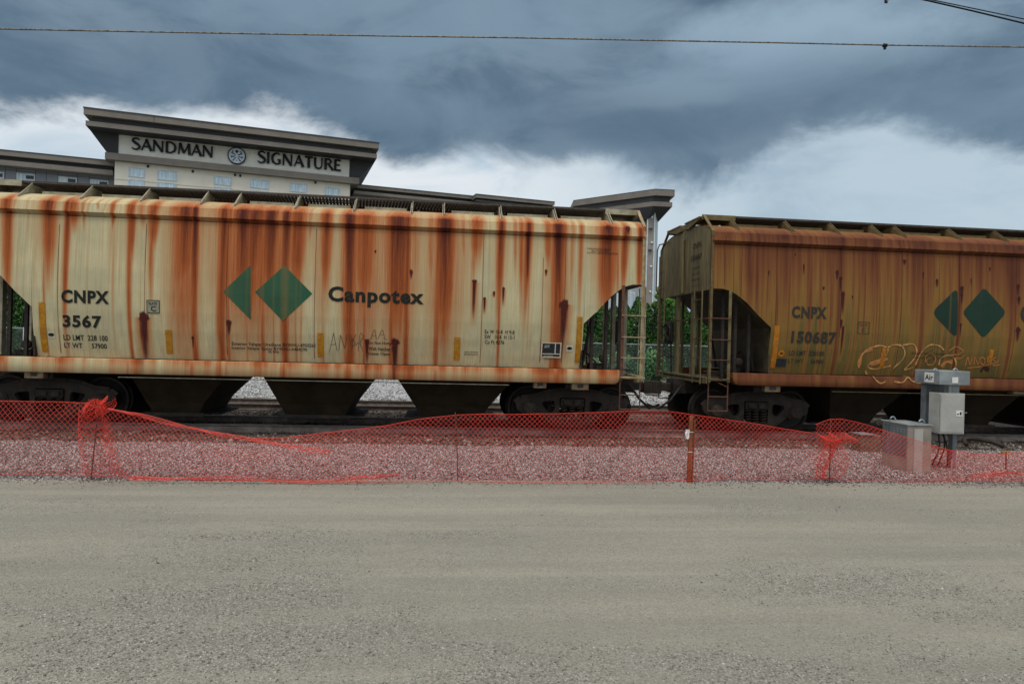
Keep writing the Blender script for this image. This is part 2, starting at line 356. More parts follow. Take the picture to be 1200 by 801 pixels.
# ------------------------------------------------------------------ ground and track
TR = 15.2; RZ = .08                      # centre line of the train's track, height of the rail heads
XA, XB = -60, 90
def sheet(name, x0, x1, ys, zf, mt, nx=60, kind='structure', jag=None):
    xs = np.linspace(x0, x1, nx); V = []; F = []
    for j, y in enumerate(ys):
        for x in xs:
            yy = y + (jag(x) if jag and j == 0 else 0)
            V.append((x, yy, zf(x, yy)))
    n = len(xs)
    for j in range(len(ys)-1):
        for i in range(n-1): F.append((j*n+i, j*n+i+1, (j+1)*n+i+1, (j+1)*n+i))
    o = npmesh(name, V, F, mt); o['kind'] = kind; return o
g_lot = ground_mat('packed_gravel_lot', (.395, .368, .292), (.318, .299, .244), ((.50, .48, .43), (.13, .125, .11)), 95, .9, .55, .55, (.35, 1.3, 1), grit=((.215, .205, .170), (.345, .325, .275), (.56, .54, .49), (.085, .08, .07)))
g_bal = ground_mat('pale_pinkish_gravel', (.31, .265, .25), (.23, .195, .18), ((.58, .53, .51), (.04, .03, .028)), 42, 1., .9, .8)
g_dirty = ground_mat('dirty_track_ballast', (.12, .095, .075), (.08, .065, .052), ((.26, .22, .19), (.025, .02, .018)), 18, 1., .8, 1.2)
g_far = ground_mat('grey_white_gravel_yard', (.42, .42, .41), (.34, .34, .33), ((.72, .72, .72), (.10, .10, .10)), 20, 1., .9, .5)
g_field = ground_mat('far_ground', (.10, .11, .06), (.14, .13, .09), ((.2, .2, .15), (.05, .06, .03)), 4, .5, .4, .05)

def lotz(x, y): return .018*mnoise.noise((x*.25, y*.6, 0)) - .012
def coarse(x, y):
    v = .30 + 1.15*mnoise.noise((x*.33+2, y*.85, 1)) + .65*mnoise.noise((x*1.2, y*2.6, 8)) + .35*mnoise.noise((x*3.5, y*6.5, 3)) + .13*(5.2-y)
    return min(1, max(0, v))
xs_ = np.concatenate([np.linspace(-60, -13, 24)[:-1], np.linspace(-13, 15, 520), np.linspace(15, 60, 24)[1:]]); ys_ = np.concatenate([np.linspace(-12, 2.0, 16)[:-1], np.linspace(2.0, 9.6, 230)])
V_ = [(x, y, lotz(x, y)) for y in ys_ for x in xs_]; A_ = [coarse(x, y) for y in ys_ for x in xs_]; n_ = len(xs_)
I_ = np.arange(len(ys_)-1)[:, None]*n_ + np.arange(n_-1)[None]
o = npmesh('gravel_lot', V_, np.stack([I_, I_+1, I_+n_+1, I_+n_], -1).reshape(-1, 4), g_lot, attrs={'coarse': A_}, smooth=True); o['kind'] = 'structure'
far = MB(); far.add([(-3000, -3000, -.35), (3000, -3000, -.35), (3000, 4000, -.35), (-3000, 4000, -.35)], [(0, 1, 2, 3)])
o = far.build('ground', g_field); o['kind'] = 'structure'
def edge(x): return .10*mnoise.noise((x*.9, 3, 0)) + .06*mnoise.noise((x*3.1, 7, 0))
def balz(x, y):
    t = min(1, max(0, (y-9.25)/.35)); return -.02 + t*(.045 + .02*mnoise.noise((x*.8, y*.9, 5)))
sheet('gravel_verge', XA, XB, np.concatenate([np.linspace(9.2, 12.2, 26)]), balz, g_bal, 500, jag=edge)
def dirtz(x, y):
    z = -.055 + .03*mnoise.noise((x*1.1, y*1.1, 9)) + .02*mnoise.noise((x*3.5, y*3.5, 2))
    if y < 12.3: z += (12.3-y)/.4*.045
    return z - (.03 if y > 13.4 else 0)
sheet('ballast_bed', XA, XB, np.linspace(11.95, 22.2, 60), dirtz, g_dirty, 600)
def farz(x, y): return -.09 + max(0, min(1, (y-22)/5))*.42 + .05*mnoise.noise((x*.5, y*.5, 4))
sheet('gravel_yard', -90, 120, np.linspace(22.0, 46, 40), farz, g_far, 200)

OCT = np.array([(1, 0, 0), (-1, 0, 0), (0, 1, 0), (0, -1, 0), (0, 0, 1), (0, 0, -1)], dtype=float)
OCF = np.array([(0, 2, 4), (2, 1, 4), (1, 3, 4), (3, 0, 4), (2, 0, 5), (1, 2, 5), (3, 1, 5), (0, 3, 5)])
def stones(name, P, size, mt, tone, sink=.35, flat=.7):
    n = len(P); V = OCT[None] * (size[:, None, None]*.5) * RNG.uniform(.6, 1.3, (n, 6, 1))
    V[..., 2] *= flat
    a = RNG.uniform(0, 2*np.pi, n); b = RNG.uniform(-.7, .7, n)
    x, y, z = V[..., 0].copy(), V[..., 1].copy(), V[..., 2].copy()
    y, z = y*np.cos(b)[:, None]-z*np.sin(b)[:, None], y*np.sin(b)[:, None]+z*np.cos(b)[:, None]
    x, y = x*np.cos(a)[:, None]-y*np.sin(a)[:, None], x*np.sin(a)[:, None]+y*np.cos(a)[:, None]
    V = np.stack([x, y, z], -1) + P[:, None, :]; V[..., 2] += (size*sink*.5)[:, None]
    F = (OCF[None] + (np.arange(n)*6)[:, None, None]).reshape(-1, 3)
    o = npmesh(name, V.reshape(-1, 3), F, mt, attrs={'tone': np.repeat(tone, 6)}); o['kind'] = 'stuff'; return o
def zarr(f, x, y): return np.array([f(a, b) for a, b in zip(x, y)])
sm_lot = stones_mat('lot_stone', [(0, (.12, .115, .10)), (.4, (.25, .24, .20)), (.8, (.36, .34, .29)), (1, (.60, .58, .53))])
sm_bal = stones_mat('pale_stone', [(0, (.04, .03, .027)), (.4, (.19, .155, .145)), (.7, (.37, .32, .305)), (1, (.62, .57, .55))])
sm_dirty = stones_mat('ballast_stone', [(0, (.035, .028, .023)), (.5, (.11, .082, .066)), (.85, (.20, .165, .135)), (1, (.42, .37, .34))])
sm_yard = stones_mat('yard_stone', [(0, (.10, .10, .10)), (.5, (.38, .38, .38)), (1, (.85, .85, .85))])
# lot: fine chippings, in drifts, more of them near the viewer
n = 210000
yy = 2.6 + 7.0*RNG.random(n)**1.5; xx = 1.0 + (RNG.random(n)*2-1)*(yy*.86+1.2)
keep = np.array([coarse(a, b) for a, b in zip(xx, yy)])
k = (keep > RNG.uniform(.05, 1.3, n)) | (RNG.random(n) < .16); kk = keep[k]; xx, yy = xx[k], yy[k]
sz = .0035 + (.006+.013*kk)*RNG.random(len(xx))**2.2 + .022*(RNG.random(len(xx)) > .993)*RNG.random(len(xx))
stones('gravel_chippings', np.stack([xx, yy, zarr(lotz, xx, yy)], -1), sz, sm_lot, RNG.random(len(xx))**1.3, .1)
# verge
n = 120000
yy = 9.22 + 3.0*RNG.random(n); xx = -9.5 + 21.5*RNG.random(n); e = np.array([edge(a) for a in xx]); k = yy > 9.2 + e*(1-(yy-9.2)/.3).clip(0, 1); xx, yy = xx[k], yy[k]
stones('gravel_verge_stones', np.stack([xx, yy, zarr(balz, xx, yy)], -1), .014+.024*RNG.random(len(xx)), sm_bal, RNG.random(len(xx)), .3, .85)
n = 2500
yy = 9.22 - np.abs(RNG.normal(0, .16, n)); xx = -9.5 + 21*RNG.random(n)
stones('stray_gravel', np.stack([xx, yy, zarr(lotz, xx, yy)], -1), .008+.018*RNG.random(n), sm_bal, RNG.random(n), .3, .85)
# ballast shoulder and between the rails
n = 36000
yy = 12.0 + 10.2*RNG.random(n)**1.6; xx = -11.5 + 25.5*RNG.random(n)
stones('ballast_stones', np.stack([xx, yy, zarr(dirtz, xx, yy)], -1), .03+.045*RNG.random(n)**2, sm_dirty, RNG.random(n), .3, .85)
n = 420
yy = 12.0 + 1.3*RNG.random(n); xx = -11 + 25*RNG.random(n)
stones('ballast_lumps', np.stack([xx, yy, zarr(dirtz, xx, yy)], -1), .07+.09*RNG.random(n)**2, sm_dirty, .45+.55*RNG.random(n), .3, .8)
# the pale gravel beyond the tracks
n = 60000
yy = 22.2 + 13*RNG.random(n)**1.3; xx = -18 + 44*RNG.random(n)
stones('yard_gravel_stones', np.stack([xx, yy, zarr(farz, xx, yy)], -1), .03+.05*RNG.random(n), sm_yard, RNG.random(n), .3, .85)

def track(cy, label_a, label_b, tie_every=.55):
    for off, lb in ((-.7175-.037, label_a), (.7175+.037, label_b)):
        t = empty('rail', (0, cy+off, RZ-.172), label=lb, cat='rail', group='steel rails of the two tracks')
        web = [(-.07, 0), (.07, 0), (.07, .012), (.012, .035), (.009, .12), (.034, .135), (.034, .140), (-.034, .140), (-.034, .135), (-.009, .12), (-.012, .035), (-.07, .012)]
        MB().prism(web, 'x', XA, XB).build('rail_web', M['rail'], t)
        MB().prism([(-.036, .1405), (.036, .1405), (.036, .165), (.028, .172), (-.028, .172), (-.036, .165)], 'x', XA, XB).build('rail_head', M['railhead'], t)
tie_me = None
def ties(cy, x0, x1, lab, grp):
    global tie_me
    x = x0; i = 0
    while x < x1:
        if tie_me is None:
            b = MB().box(-.115, .115, -1.3, 1.3, -.16, 0); o = b.build('railway_tie', M['tie'], None, bevel=.012); tie_me = o.data
        else:
            o = bpy.data.objects.new('railway_tie', tie_me); COL.objects.link(o)
        o.location = (x + random.uniform(-.03, .03), cy + random.uniform(-.05, .05), RZ-.174 + random.uniform(-.004, 0)); o.rotation_euler = (0, 0, random.uniform(-.015, .015))
        tag(o, lab, 'railway tie', grp); x += .56; i += 1
track(TR, 'near rail under the train, its rusty side facing the red net', 'far rail under the train, in the shadow of the wheels')
track(TR+4.35, 'near rail of the empty track behind the train', 'far rail of the empty track behind the train')
ties(TR, -11.2, 14.6, 'weathered timber tie under the rusty rails of the train track', 'timber ties under the train')
ties(TR+4.35, -13, 17, 'timber tie of the empty track behind the train', 'timber ties of the empty track')

# ------------------------------------------------------------------ hopper cars
YB = TR - 1.6                              # plane of the near side
PZ = [1.30, 1.55, 1.85, 2.2, 2.6, 3.0, 3.4, 3.8, 3.950, 3.962, 4.035, 4.21]; PY = [1.395, 1.468, 1.536, 1.582, 1.606, 1.612, 1.603, 1.590, 1.584, 1.535, 1.650, 1.610]
def prof(z):  # half width of the body at height z above the rail
    return float(np.interp(z, PZ, PY))
ROOF = [(1.605, 4.21), (1.52, 4.275), (1.38, 4.345), (1.15, 4.42), (.85, 4.465), (.5, 4.495), (0, 4.505), (-.5, 4.495), (-.85, 4.465), (-1.15, 4.42), (-1.38, 4.345), (-1.52, 4.275), (-1.605, 4.21)]
class Car:
    def __init__(s, xc, name, label, L=6.72):
        s.xc = xc; s.L = L; s.e = empty(name, (xc, TR, RZ), label=label, cat='hopper car', group='hopper cars of the train')
    def loc(s, px, py):
        """pixel on the near side -> (x, z) in the car's own frame"""
        y = YB
        for _ in range(3):
            p = atY(px, py, y); y = TR - prof(p.z-RZ)
        return p.x - s.xc, p.z - RZ
def interp1(x, xs, ys): return np.interp(x, xs, ys)
def gauss(x, c, w_): return np.exp(-((x-c)/w_)**2*.9)
def plateau(x, c, w_, soft=.48):
    d = np.abs(x-c)/(w_*.5); return 1/(1+np.exp((d-1)/soft*1.25))

def shell(car, streaks, seams, blobs, mt, zcut, diag, base_rust=None, xfine=None, NX=1500):
    """near side + roof + far side as one swept skin; the sides are cut back at both ends as on the real car"""
    L = car.L; xs = np.linspace(-L, L, NX) if xfine is None else xfine
    xi, xe = diag            # |x| where the cut starts (vertical edge) and where it levels out
    zlow, zhi = zcut
    ax = np.abs(xs)
    dd_ = xe-xi; hh_ = zhi-zlow
    zb = np.where(ax < xi, 1.31, interp1(ax, [xi, xi+.34*dd_, xi+.62*dd_, xi+.86*dd_, xi+1.02*dd_, xi+1.18*dd_, L], [zlow, zlow+.34*hh_, zlow+.66*hh_, zlow+.86*hh_, zlow+.955*hh_, zhi, zhi]))
    nS, nR = 70, len(ROOF)
    rows = []
    tS = np.linspace(0, 1, nS)
    tS = np.concatenate([np.linspace(0, 1, nS-7)*.999, [1.0]]); nS = len(tS)
    Zlo = zb[:, None] + (3.950-zb[:, None])*tS[None]
    Z = np.concatenate([Zlo, np.repeat(np.array([[3.962, 3.985, 4.010, 4.035, 4.06, 4.13, 4.21]]), len(xs), 0)], 1)
    Yn = -np.interp(Z, PZ, PY)
    # shallow oil-canning of the sheets
    warp = np.array([[.0 for _ in range(1)] for _ in range(1)])
    yr = np.array([-r[0] for r in ROOF[1:-1]]); zr = np.array([r[1] for r in ROOF[1:-1]])
    Yr = np.repeat(yr[None], len(xs), 0); Zr = np.repeat(zr[None], len(xs), 0)
    Y = np.concatenate([Yn, Yr, -Yn[:, ::-1]], 1); ZZ = np.concatenate([Z, Zr, Z[:, ::-1]], 1); XX = np.repeat(xs[:, None], Y.shape[1], 1)
    # rust
    R = np.zeros_like(XX); D = np.zeros_like(XX)
    for (px, wpx, k, yend, dk) in streaks:
        x0, _ = car.loc(px, 270); x1, ze = car.loc(px, yend); s = .0172
        w_ = wpx*s
        drift = .06*math.sin(px)
        depth = np.clip((4.21-ZZ)/max(.1, 4.21-ze), 0, 3)
        fade = np.clip(1.7-depth, 0, 1)**.9 if yend < 405 else np.clip(1.0-.12*depth, 0, 1)
        wz = 1.22*w_*(1-.36*np.clip(depth, 0, 1.3))
        g = plateau(XX, x0 + drift*depth*.6, wz)
        R = np.maximum(R, k*g*fade)
        if dk: D = np.maximum(D, dk*plateau(XX, x0+drift*depth*.6, wz*.62)*np.clip(1.1-depth*.95, 0, 1))
    if base_rust is not None: R = np.maximum(R, base_rust(XX, ZZ))
    for (px, y0, y1) in seams:
        x0, z0 = car.loc(px, y0); _, z1 = car.loc(px, y1)
        inside = (ZZ < z0) & (ZZ > z1) & (Y < 0)
        D = np.maximum(D, .75*gauss(XX, x0, .009)*inside); R = np.maximum(R, .22*gauss(XX, x0, .03)*inside)
    for (px, py, rpx, drip) in blobs:
        x0, z0 = car.loc(px, py); r = rpx*.0172
        d2 = np.sqrt((XX-x0)**2 + (ZZ-z0)**2)/r*(1+.14*np.sin(3*np.arctan2(ZZ-z0, XX-x0)+px)+.07*np.sin(7*np.arctan2(ZZ-z0, XX-x0)+py)); near = Y < 0
        D = np.maximum(D, 1.3*np.clip(1.35-d2, 0, 1)*near)
        if drip:
            dd = (ZZ < z0)*near; D = np.maximum(D, 1.15*plateau(XX, x0, r*1.25)*dd*np.clip(1-(z0-ZZ)/(drip*.0172), 0, 1)**.5)
            R = np.maximum(R, .8*plateau(XX, x0, r*2.6)*dd*np.clip(1-(z0-ZZ)/(drip*.0172*1.1), 0, 1)**.5)
    # roof edge: burnt patches where the streaks begin
    roofm = ZZ > 4.215
    D[roofm] *= .30; R[roofm] *= np.clip(1.0-(ZZ[roofm]-4.21)*2.2, .25, 1)*.9
    spot = np.array([max(0, .5+1.6*mnoise.noise((x*2.3, 3.3, car.xc))+.9*mnoise.noise((x*9, 1.3, car.xc))) for x in xs])[:, None]
    D = np.maximum(D, np.clip(R-.45, 0, 1)*1.6*spot*np.clip(1-np.abs(ZZ-4.17)/.10, 0, 1))
    V = np.stack([XX, Y, ZZ], -1).reshape(-1, 3)
    nc = Y.shape[1]; I = np.arange(len(xs)-1)[:, None]*nc + np.arange(nc-1)[None]
    F = np.stack([I, I+nc, I+nc+1, I+1], -1).reshape(-1, 4)
    o = npmesh('body_shell', V, F, mt, car.e, {'rust': R.reshape(-1), 'dark': D.reshape(-1)}, smooth=True)
    sm = np.ones((len(xs)-1, nc-1), dtype=bool); jn = Z.shape[1]; sm[:, jn-9:jn+1] = False; sm[:, nc-jn-2:nc-jn+8] = False
    o.data.polygons.foreach_set('use_smooth', sm.reshape(-1))
    car.rust = (xs, R[:, 2].copy(), D[:, 2].copy()); return o

def rust_box(car, name, x0, x1, y0, y1, z0, z1, mt, extra=0., parent=None, rnd=None):
    """long sill: front, top and bottom as a fine strip carrying the same streaks"""
    n = 700; xs = np.linspace(x0, x1, n)
    bev = .02
    prf = [(y1, z1), (y0+bev*(1 if y1 > y0 else -1), z1), (y0, z1-bev), (y0, (z0+z1)/2), (y0, z0+bev), (y0+bev*(1 if y1 > y0 else -1), z0), (y1, z0)]
    R0 = np.interp(xs, car.rust[0], car.rust[1]); D0 = np.interp(xs, car.rust[0], car.rust[2])
    base = np.array([.44+.38*mnoise.noise((x*1.6, 4, car.xc))+.30*mnoise.noise((x*6.5, 8, car.xc)) for x in xs]).clip(0, 1)
    V = []; R = []; D = []
    for i, x in enumerate(xs):
        for j, (y, z) in enumerate(prf):
            zz = z
            if rnd:   # rounded lower corner at the ends
                dx = min(x-x0, x1-x)
                if dx < rnd and z < z1-.05: zz = z + (z1-.06-z)*(1-math.sqrt(max(0, 1-((rnd-dx)/rnd)**2)))*.8
            V.append((x, y, zz)); k = 1.0 if j < 3 else .75
            R.append(min(1, max(R0[i]*.8, base[i]*(1.35 if j < 3 else .85))+extra+getattr(car, 'sill_extra', 0))); D.append(D0[i]*.8 if j > 2 else D0[i]*.5+.22)
    m_ = len(prf); F = []
    for i in range(n-1):
        for j in range(m_): F.append((i*m_+j, (i+1)*m_+j, (i+1)*m_+(j+1) % m_, i*m_+(j+1) % m_))
    o = npmesh(name, V, F, mt, parent or car.e, {'rust': R, 'dark': D})
    cap = MB()
    for xx, sgn in ((x0, 0), (x1, 1)):
        b = [V[(0 if not sgn else n-1)*m_ + j] for j in range(m_)]
        me = o.data
    bm = bmesh.new(); bm.from_mesh(o.data); bm.verts.ensure_lookup_table()
    for st in (0, (n-1)*m_):
        try: bm.faces.new([bm.verts[st+j] for j in range(m_)])
        except Exception: pass
    bmesh.ops.recalc_face_normals(bm, faces=bm.faces); bm.to_mesh(o.data); bm.free()
    return o

def decal(car, name, V, F, mt, off=.005, parent=None):
    off += .004
    """2D shape in (x, z) of the car laid on the bulging side"""
    vs = [(v[0], -(prof(v[1])+off), v[1]) for v in V]
    me = bpy.data.meshes.new(name); me.from_pydata(vs, [], F); me.materials.append(mt)
    o = bpy.data.objects.new(name, me); COL.objects.link(o); o.parent = parent or car.e; return o
def text(car, s, box, mt, bold=.0, name='lettering', off=.005, parent=None, plane=None):
    V, F = flat2d('text', s, bold=bold)
    x0 = min(v.x for v in V); x1 = max(v.x for v in V); y0 = min(v.y for v in V); y1 = max(v.y for v in V)
    ax0, az0 = car.loc(box[0], box[3]); ax1, az1 = car.loc(box[2], box[1])
    _, azb = car.loc(box[2], box[3]); _, azt = car.loc(box[0], box[1])
    W = ax1-ax0; H = ((azt-az0)+(az1-azb))/2; zb = (az0+azb)/2
    return decal(car, name, [(ax0+(v.x-x0)/(x1-x0)*W, zb+(v.y-y0)/(y1-y0)*H) for v in V], F, mt, off, parent)
def rect(car, name, box, mt, off=.005, n=10, parent=None, slant=0):
    ym = (box[1]+box[3])/2; xm = (box[0]+box[2])/2
    x0 = car.loc(box[0], ym)[0]; x1 = car.loc(box[2], ym)[0]; za = car.loc(xm, box[3])[1]; zb = car.loc(xm, box[1])[1]; V = []; F = []
    for j in range(n+1):
        z = za+(zb-za)*j/n
        V += [(x0, z), (x1, z)]
        if j < n: F.append((2*j, 2*j+1, 2*j+3, 2*j+2))
    return decal(car, name, V, F, mt, off, parent)
def gridpoly(car, name, corners, mt, rnd=0, off=.006, streaks=()):
    """big painted emblem: subdivided so that it follows the side, carrying rust of its own"""
    P = [Vector((*car.loc(*c), 0)) for c in corners]
    if rnd:
        Q = []
        for i, p in enumerate(P):
            a = P[i-1]; b = P[(i+1) % len(P)]
            d1 = (a-p).normalized()*rnd; d2 = (b-p).normalized()*rnd
            for t in np.linspace(0, 1, 6): Q.append((p+d1)*(1-t)**2 + 2*p*t*(1-t) + (p+d2)*t**2)
        P = Q
    me = bpy.data.meshes.new(name); bm = bmesh.new(); vs = [bm.verts.new((p.x, 0, p.y)) for p in P]; bm.faces.new(vs)
    xs = [p.x for p in P]; zs = [p.y for p in P]
    x = min(xs)+.025
    while x < max(xs):
        bmesh.ops.bisect_plane(bm, geom=bm.verts[:]+bm.edges[:]+bm.faces[:], plane_co=(x, 0, 0), plane_no=(1, 0, 0)); x += .025
    z = min(zs)+.12
    while z < max(zs):
        bmesh.ops.bisect_plane(bm, geom=bm.verts[:]+bm.edges[:]+bm.faces[:], plane_co=(0, 0, z), plane_no=(0, 0, 1)); z += .12
    for v in bm.verts: v.co.y = -(prof(v.co.z)+off)
    bm.to_mesh(me); bm.free()
    XR, RR, DR = car.rust_full
    r = [float(np.interp(v.co.x, XR, RR))*.30 for v in me.vertices]; dk = [float(np.interp(v.co.x, XR, DR))*.4 for v in me.vertices]
    for a, vals in (('rust', r), ('dark', dk)):
        at = me.attributes.new(a, 'FLOAT', 'POINT'); at.data.foreach_set('value', np.array(vals, dtype=np.float32))
    me.materials.append(mt); o = bpy.data.objects.new(name, me); COL.objects.link(o); o.parent = car.e; return o

# ---- truck (one built, then copied with its parts)
def fillet(pl, r=.02, n=3):
    out = []
    P = [Vector((*p, 0)) for p in pl]
    for i, p in enumerate(P):
        a = P[i-1]; b = P[(i+1) % len(P)]; la = (a-p).length; lb = (b-p).length; rr = min(r, la*.45, lb*.45)
        A = p+(a-p).normalized()*rr; B = p+(b-p).normalized()*rr
        for t in np.linspace(0, 1, n+1): q = A*(1-t)**2 + 2*p*t*(1-t)+B*t**2; out.append((q.x, q.y))
    return out
def make_truck(parent, x):
    t = empty('truck', (x, 0, 0)); t.parent = parent
    WB = .89
    for sy in (-1, 1):
        out = [(-1.20, .56), (-1.08, .66), (-.80, .69), (-.55, .78), (-.30, .82), (.30, .82), (.55, .78), (.80, .69), (1.08, .66), (1.20, .56), (1.17, .42), (1.05, .36),
               (1.02, .30), (.76, .30), (.70, .40), (.48, .22), (.34, .13), (-.34, .13), (-.48, .22), (-.70, .40), (-.76, .30), (-1.02, .30), (-1.05, .36), (-1.17, .42)]
        h1 = [(.38, .63), (.66, .58), (.60, .47), (.47, .34), (.36, .42)]
        h2 = [(-a, b) for a, b in h1][::-1]
        h3 = [(-.27, .20), (.27, .20), (.27, .68), (-.27, .68)]
        V, F = flat2d('poly', fillet(out, .06), [fillet(h1, .06), fillet(h2, .06), fillet(h3, .03)], depth=.055)
        b = MB().add([(v.x, sy*1.02 + v.z, v.y) for v in V], F)
        # flanges and journal caps
        fr = b.build('side_frame', M['truck'], t, bevel=.012)
        rim = MB()
        for a, c in zip(out[:9], out[1:10]): rim.bar((a[0], sy*1.04, a[1]-.012), (c[0], sy*1.04, c[1]-.012), .15, .03, up=(0, 1, 0))
        rim.bar((.70, sy*1.04, .40), (.34, sy*1.04, .145), .15, .03, up=(0, 1, 0)); rim.bar((-.70, sy*1.04, .40), (-.34, sy*1.04, .145), .15, .03, up=(0, 1, 0)); rim.bar((-.34, sy*1.04, .14), (.34, sy*1.04, .14), .15, .03, up=(1, 0, 0))
        rim.build('flange', M['truck'], t, bevel=.006)
        bl = MB().box(-.25, .25, sy*1.02-.09, sy*1.02+.09, .50, .66).box(-.20, -.03, sy*1.125-.02, sy*1.125+.02, .53, .63).box(.03, .20, sy*1.125-.02, sy*1.125+.02, .53, .63)
        bl.build('bolster_end', M['truck'], t, bevel=.012)
        for kx in (-.17, 0, .17):
            pts = []
            for q in range(61):
                an = q/60*2*math.pi*5; pts.append((kx+.062*math.cos(an), sy*1.05+.062*math.sin(an), .19+.30*q/60))
            MB().tube(pts, .014, 5).build('spring', M['truck'], t, smooth=True)
        for ax in (-WB, WB):
            cap = MB().lathe((ax, sy*1.0, .457), (0, sy, 0), [(0, .15), (.11, .15), (.12, .135), (.16, .13), (.17, .11), (.185, .105), (.187, .05), (.20, .045)], 20)
            for q in range(3):
                an = q*2.094+.5; cap.lathe((ax+.075*math.cos(an), sy*1.18, .457+.075*math.sin(an)), (0, sy, 0), [(0, .018), (.025, .018)], 6)
            cap.build('journal_cap', M['truck'], t)
    for ax in (-WB, WB):
        for sy in (-1, 1):
            wl = MB().lathe((ax, sy*.66, .457), (0, sy, 0), [(0, .10), (.0, .36), (.0, .49), (.03, .487), (.045, .462), (.135, .452), (.137, .40), (.10, .37), (.07, .20), (.13, .14), (.15, .12), (.15, .08)], 40)
            wl.build('wheel', M['wheel'], t)
        MB().lathe((ax, -1.0, .457), (0, 1, 0), [(0, .07), (2.0, .07)], 14).build('axle', M['wheel'], t)
    MB().box(-.18, .18, -.95, .95, .46, .68).build('bolster', M['truck'], t, bevel=.02)
    bb = MB()
    for sx in (-1, 1):
        bb.bar((sx*.36, -.8, .42), (sx*.36, .8, .42), .06); bb.box(sx*.43-.035, sx*.43+.035, -.80, -.68, .30, .60); bb.box(sx*.43-.035, sx*.43+.035, .68, .80, .30, .60)
    bb.bar((-.36, 0, .42), (.3, .05, .72), .05)
    bb.build('brake_beam', M['truck'], t)
    return t
truck_src = None
def add_truck(parent, x):
    global truck_src
    if truck_src is None: truck_src = make_truck(parent, x); return truck_src
    c = truck_src.copy(); COL.objects.link(c); c.parent = parent; c.location = (x, 0, 0)
    for ch in [o for o in bpy.data.objects if o.parent == truck_src]:
        d = ch.copy(); COL.objects.link(d); d.parent = c
    return c

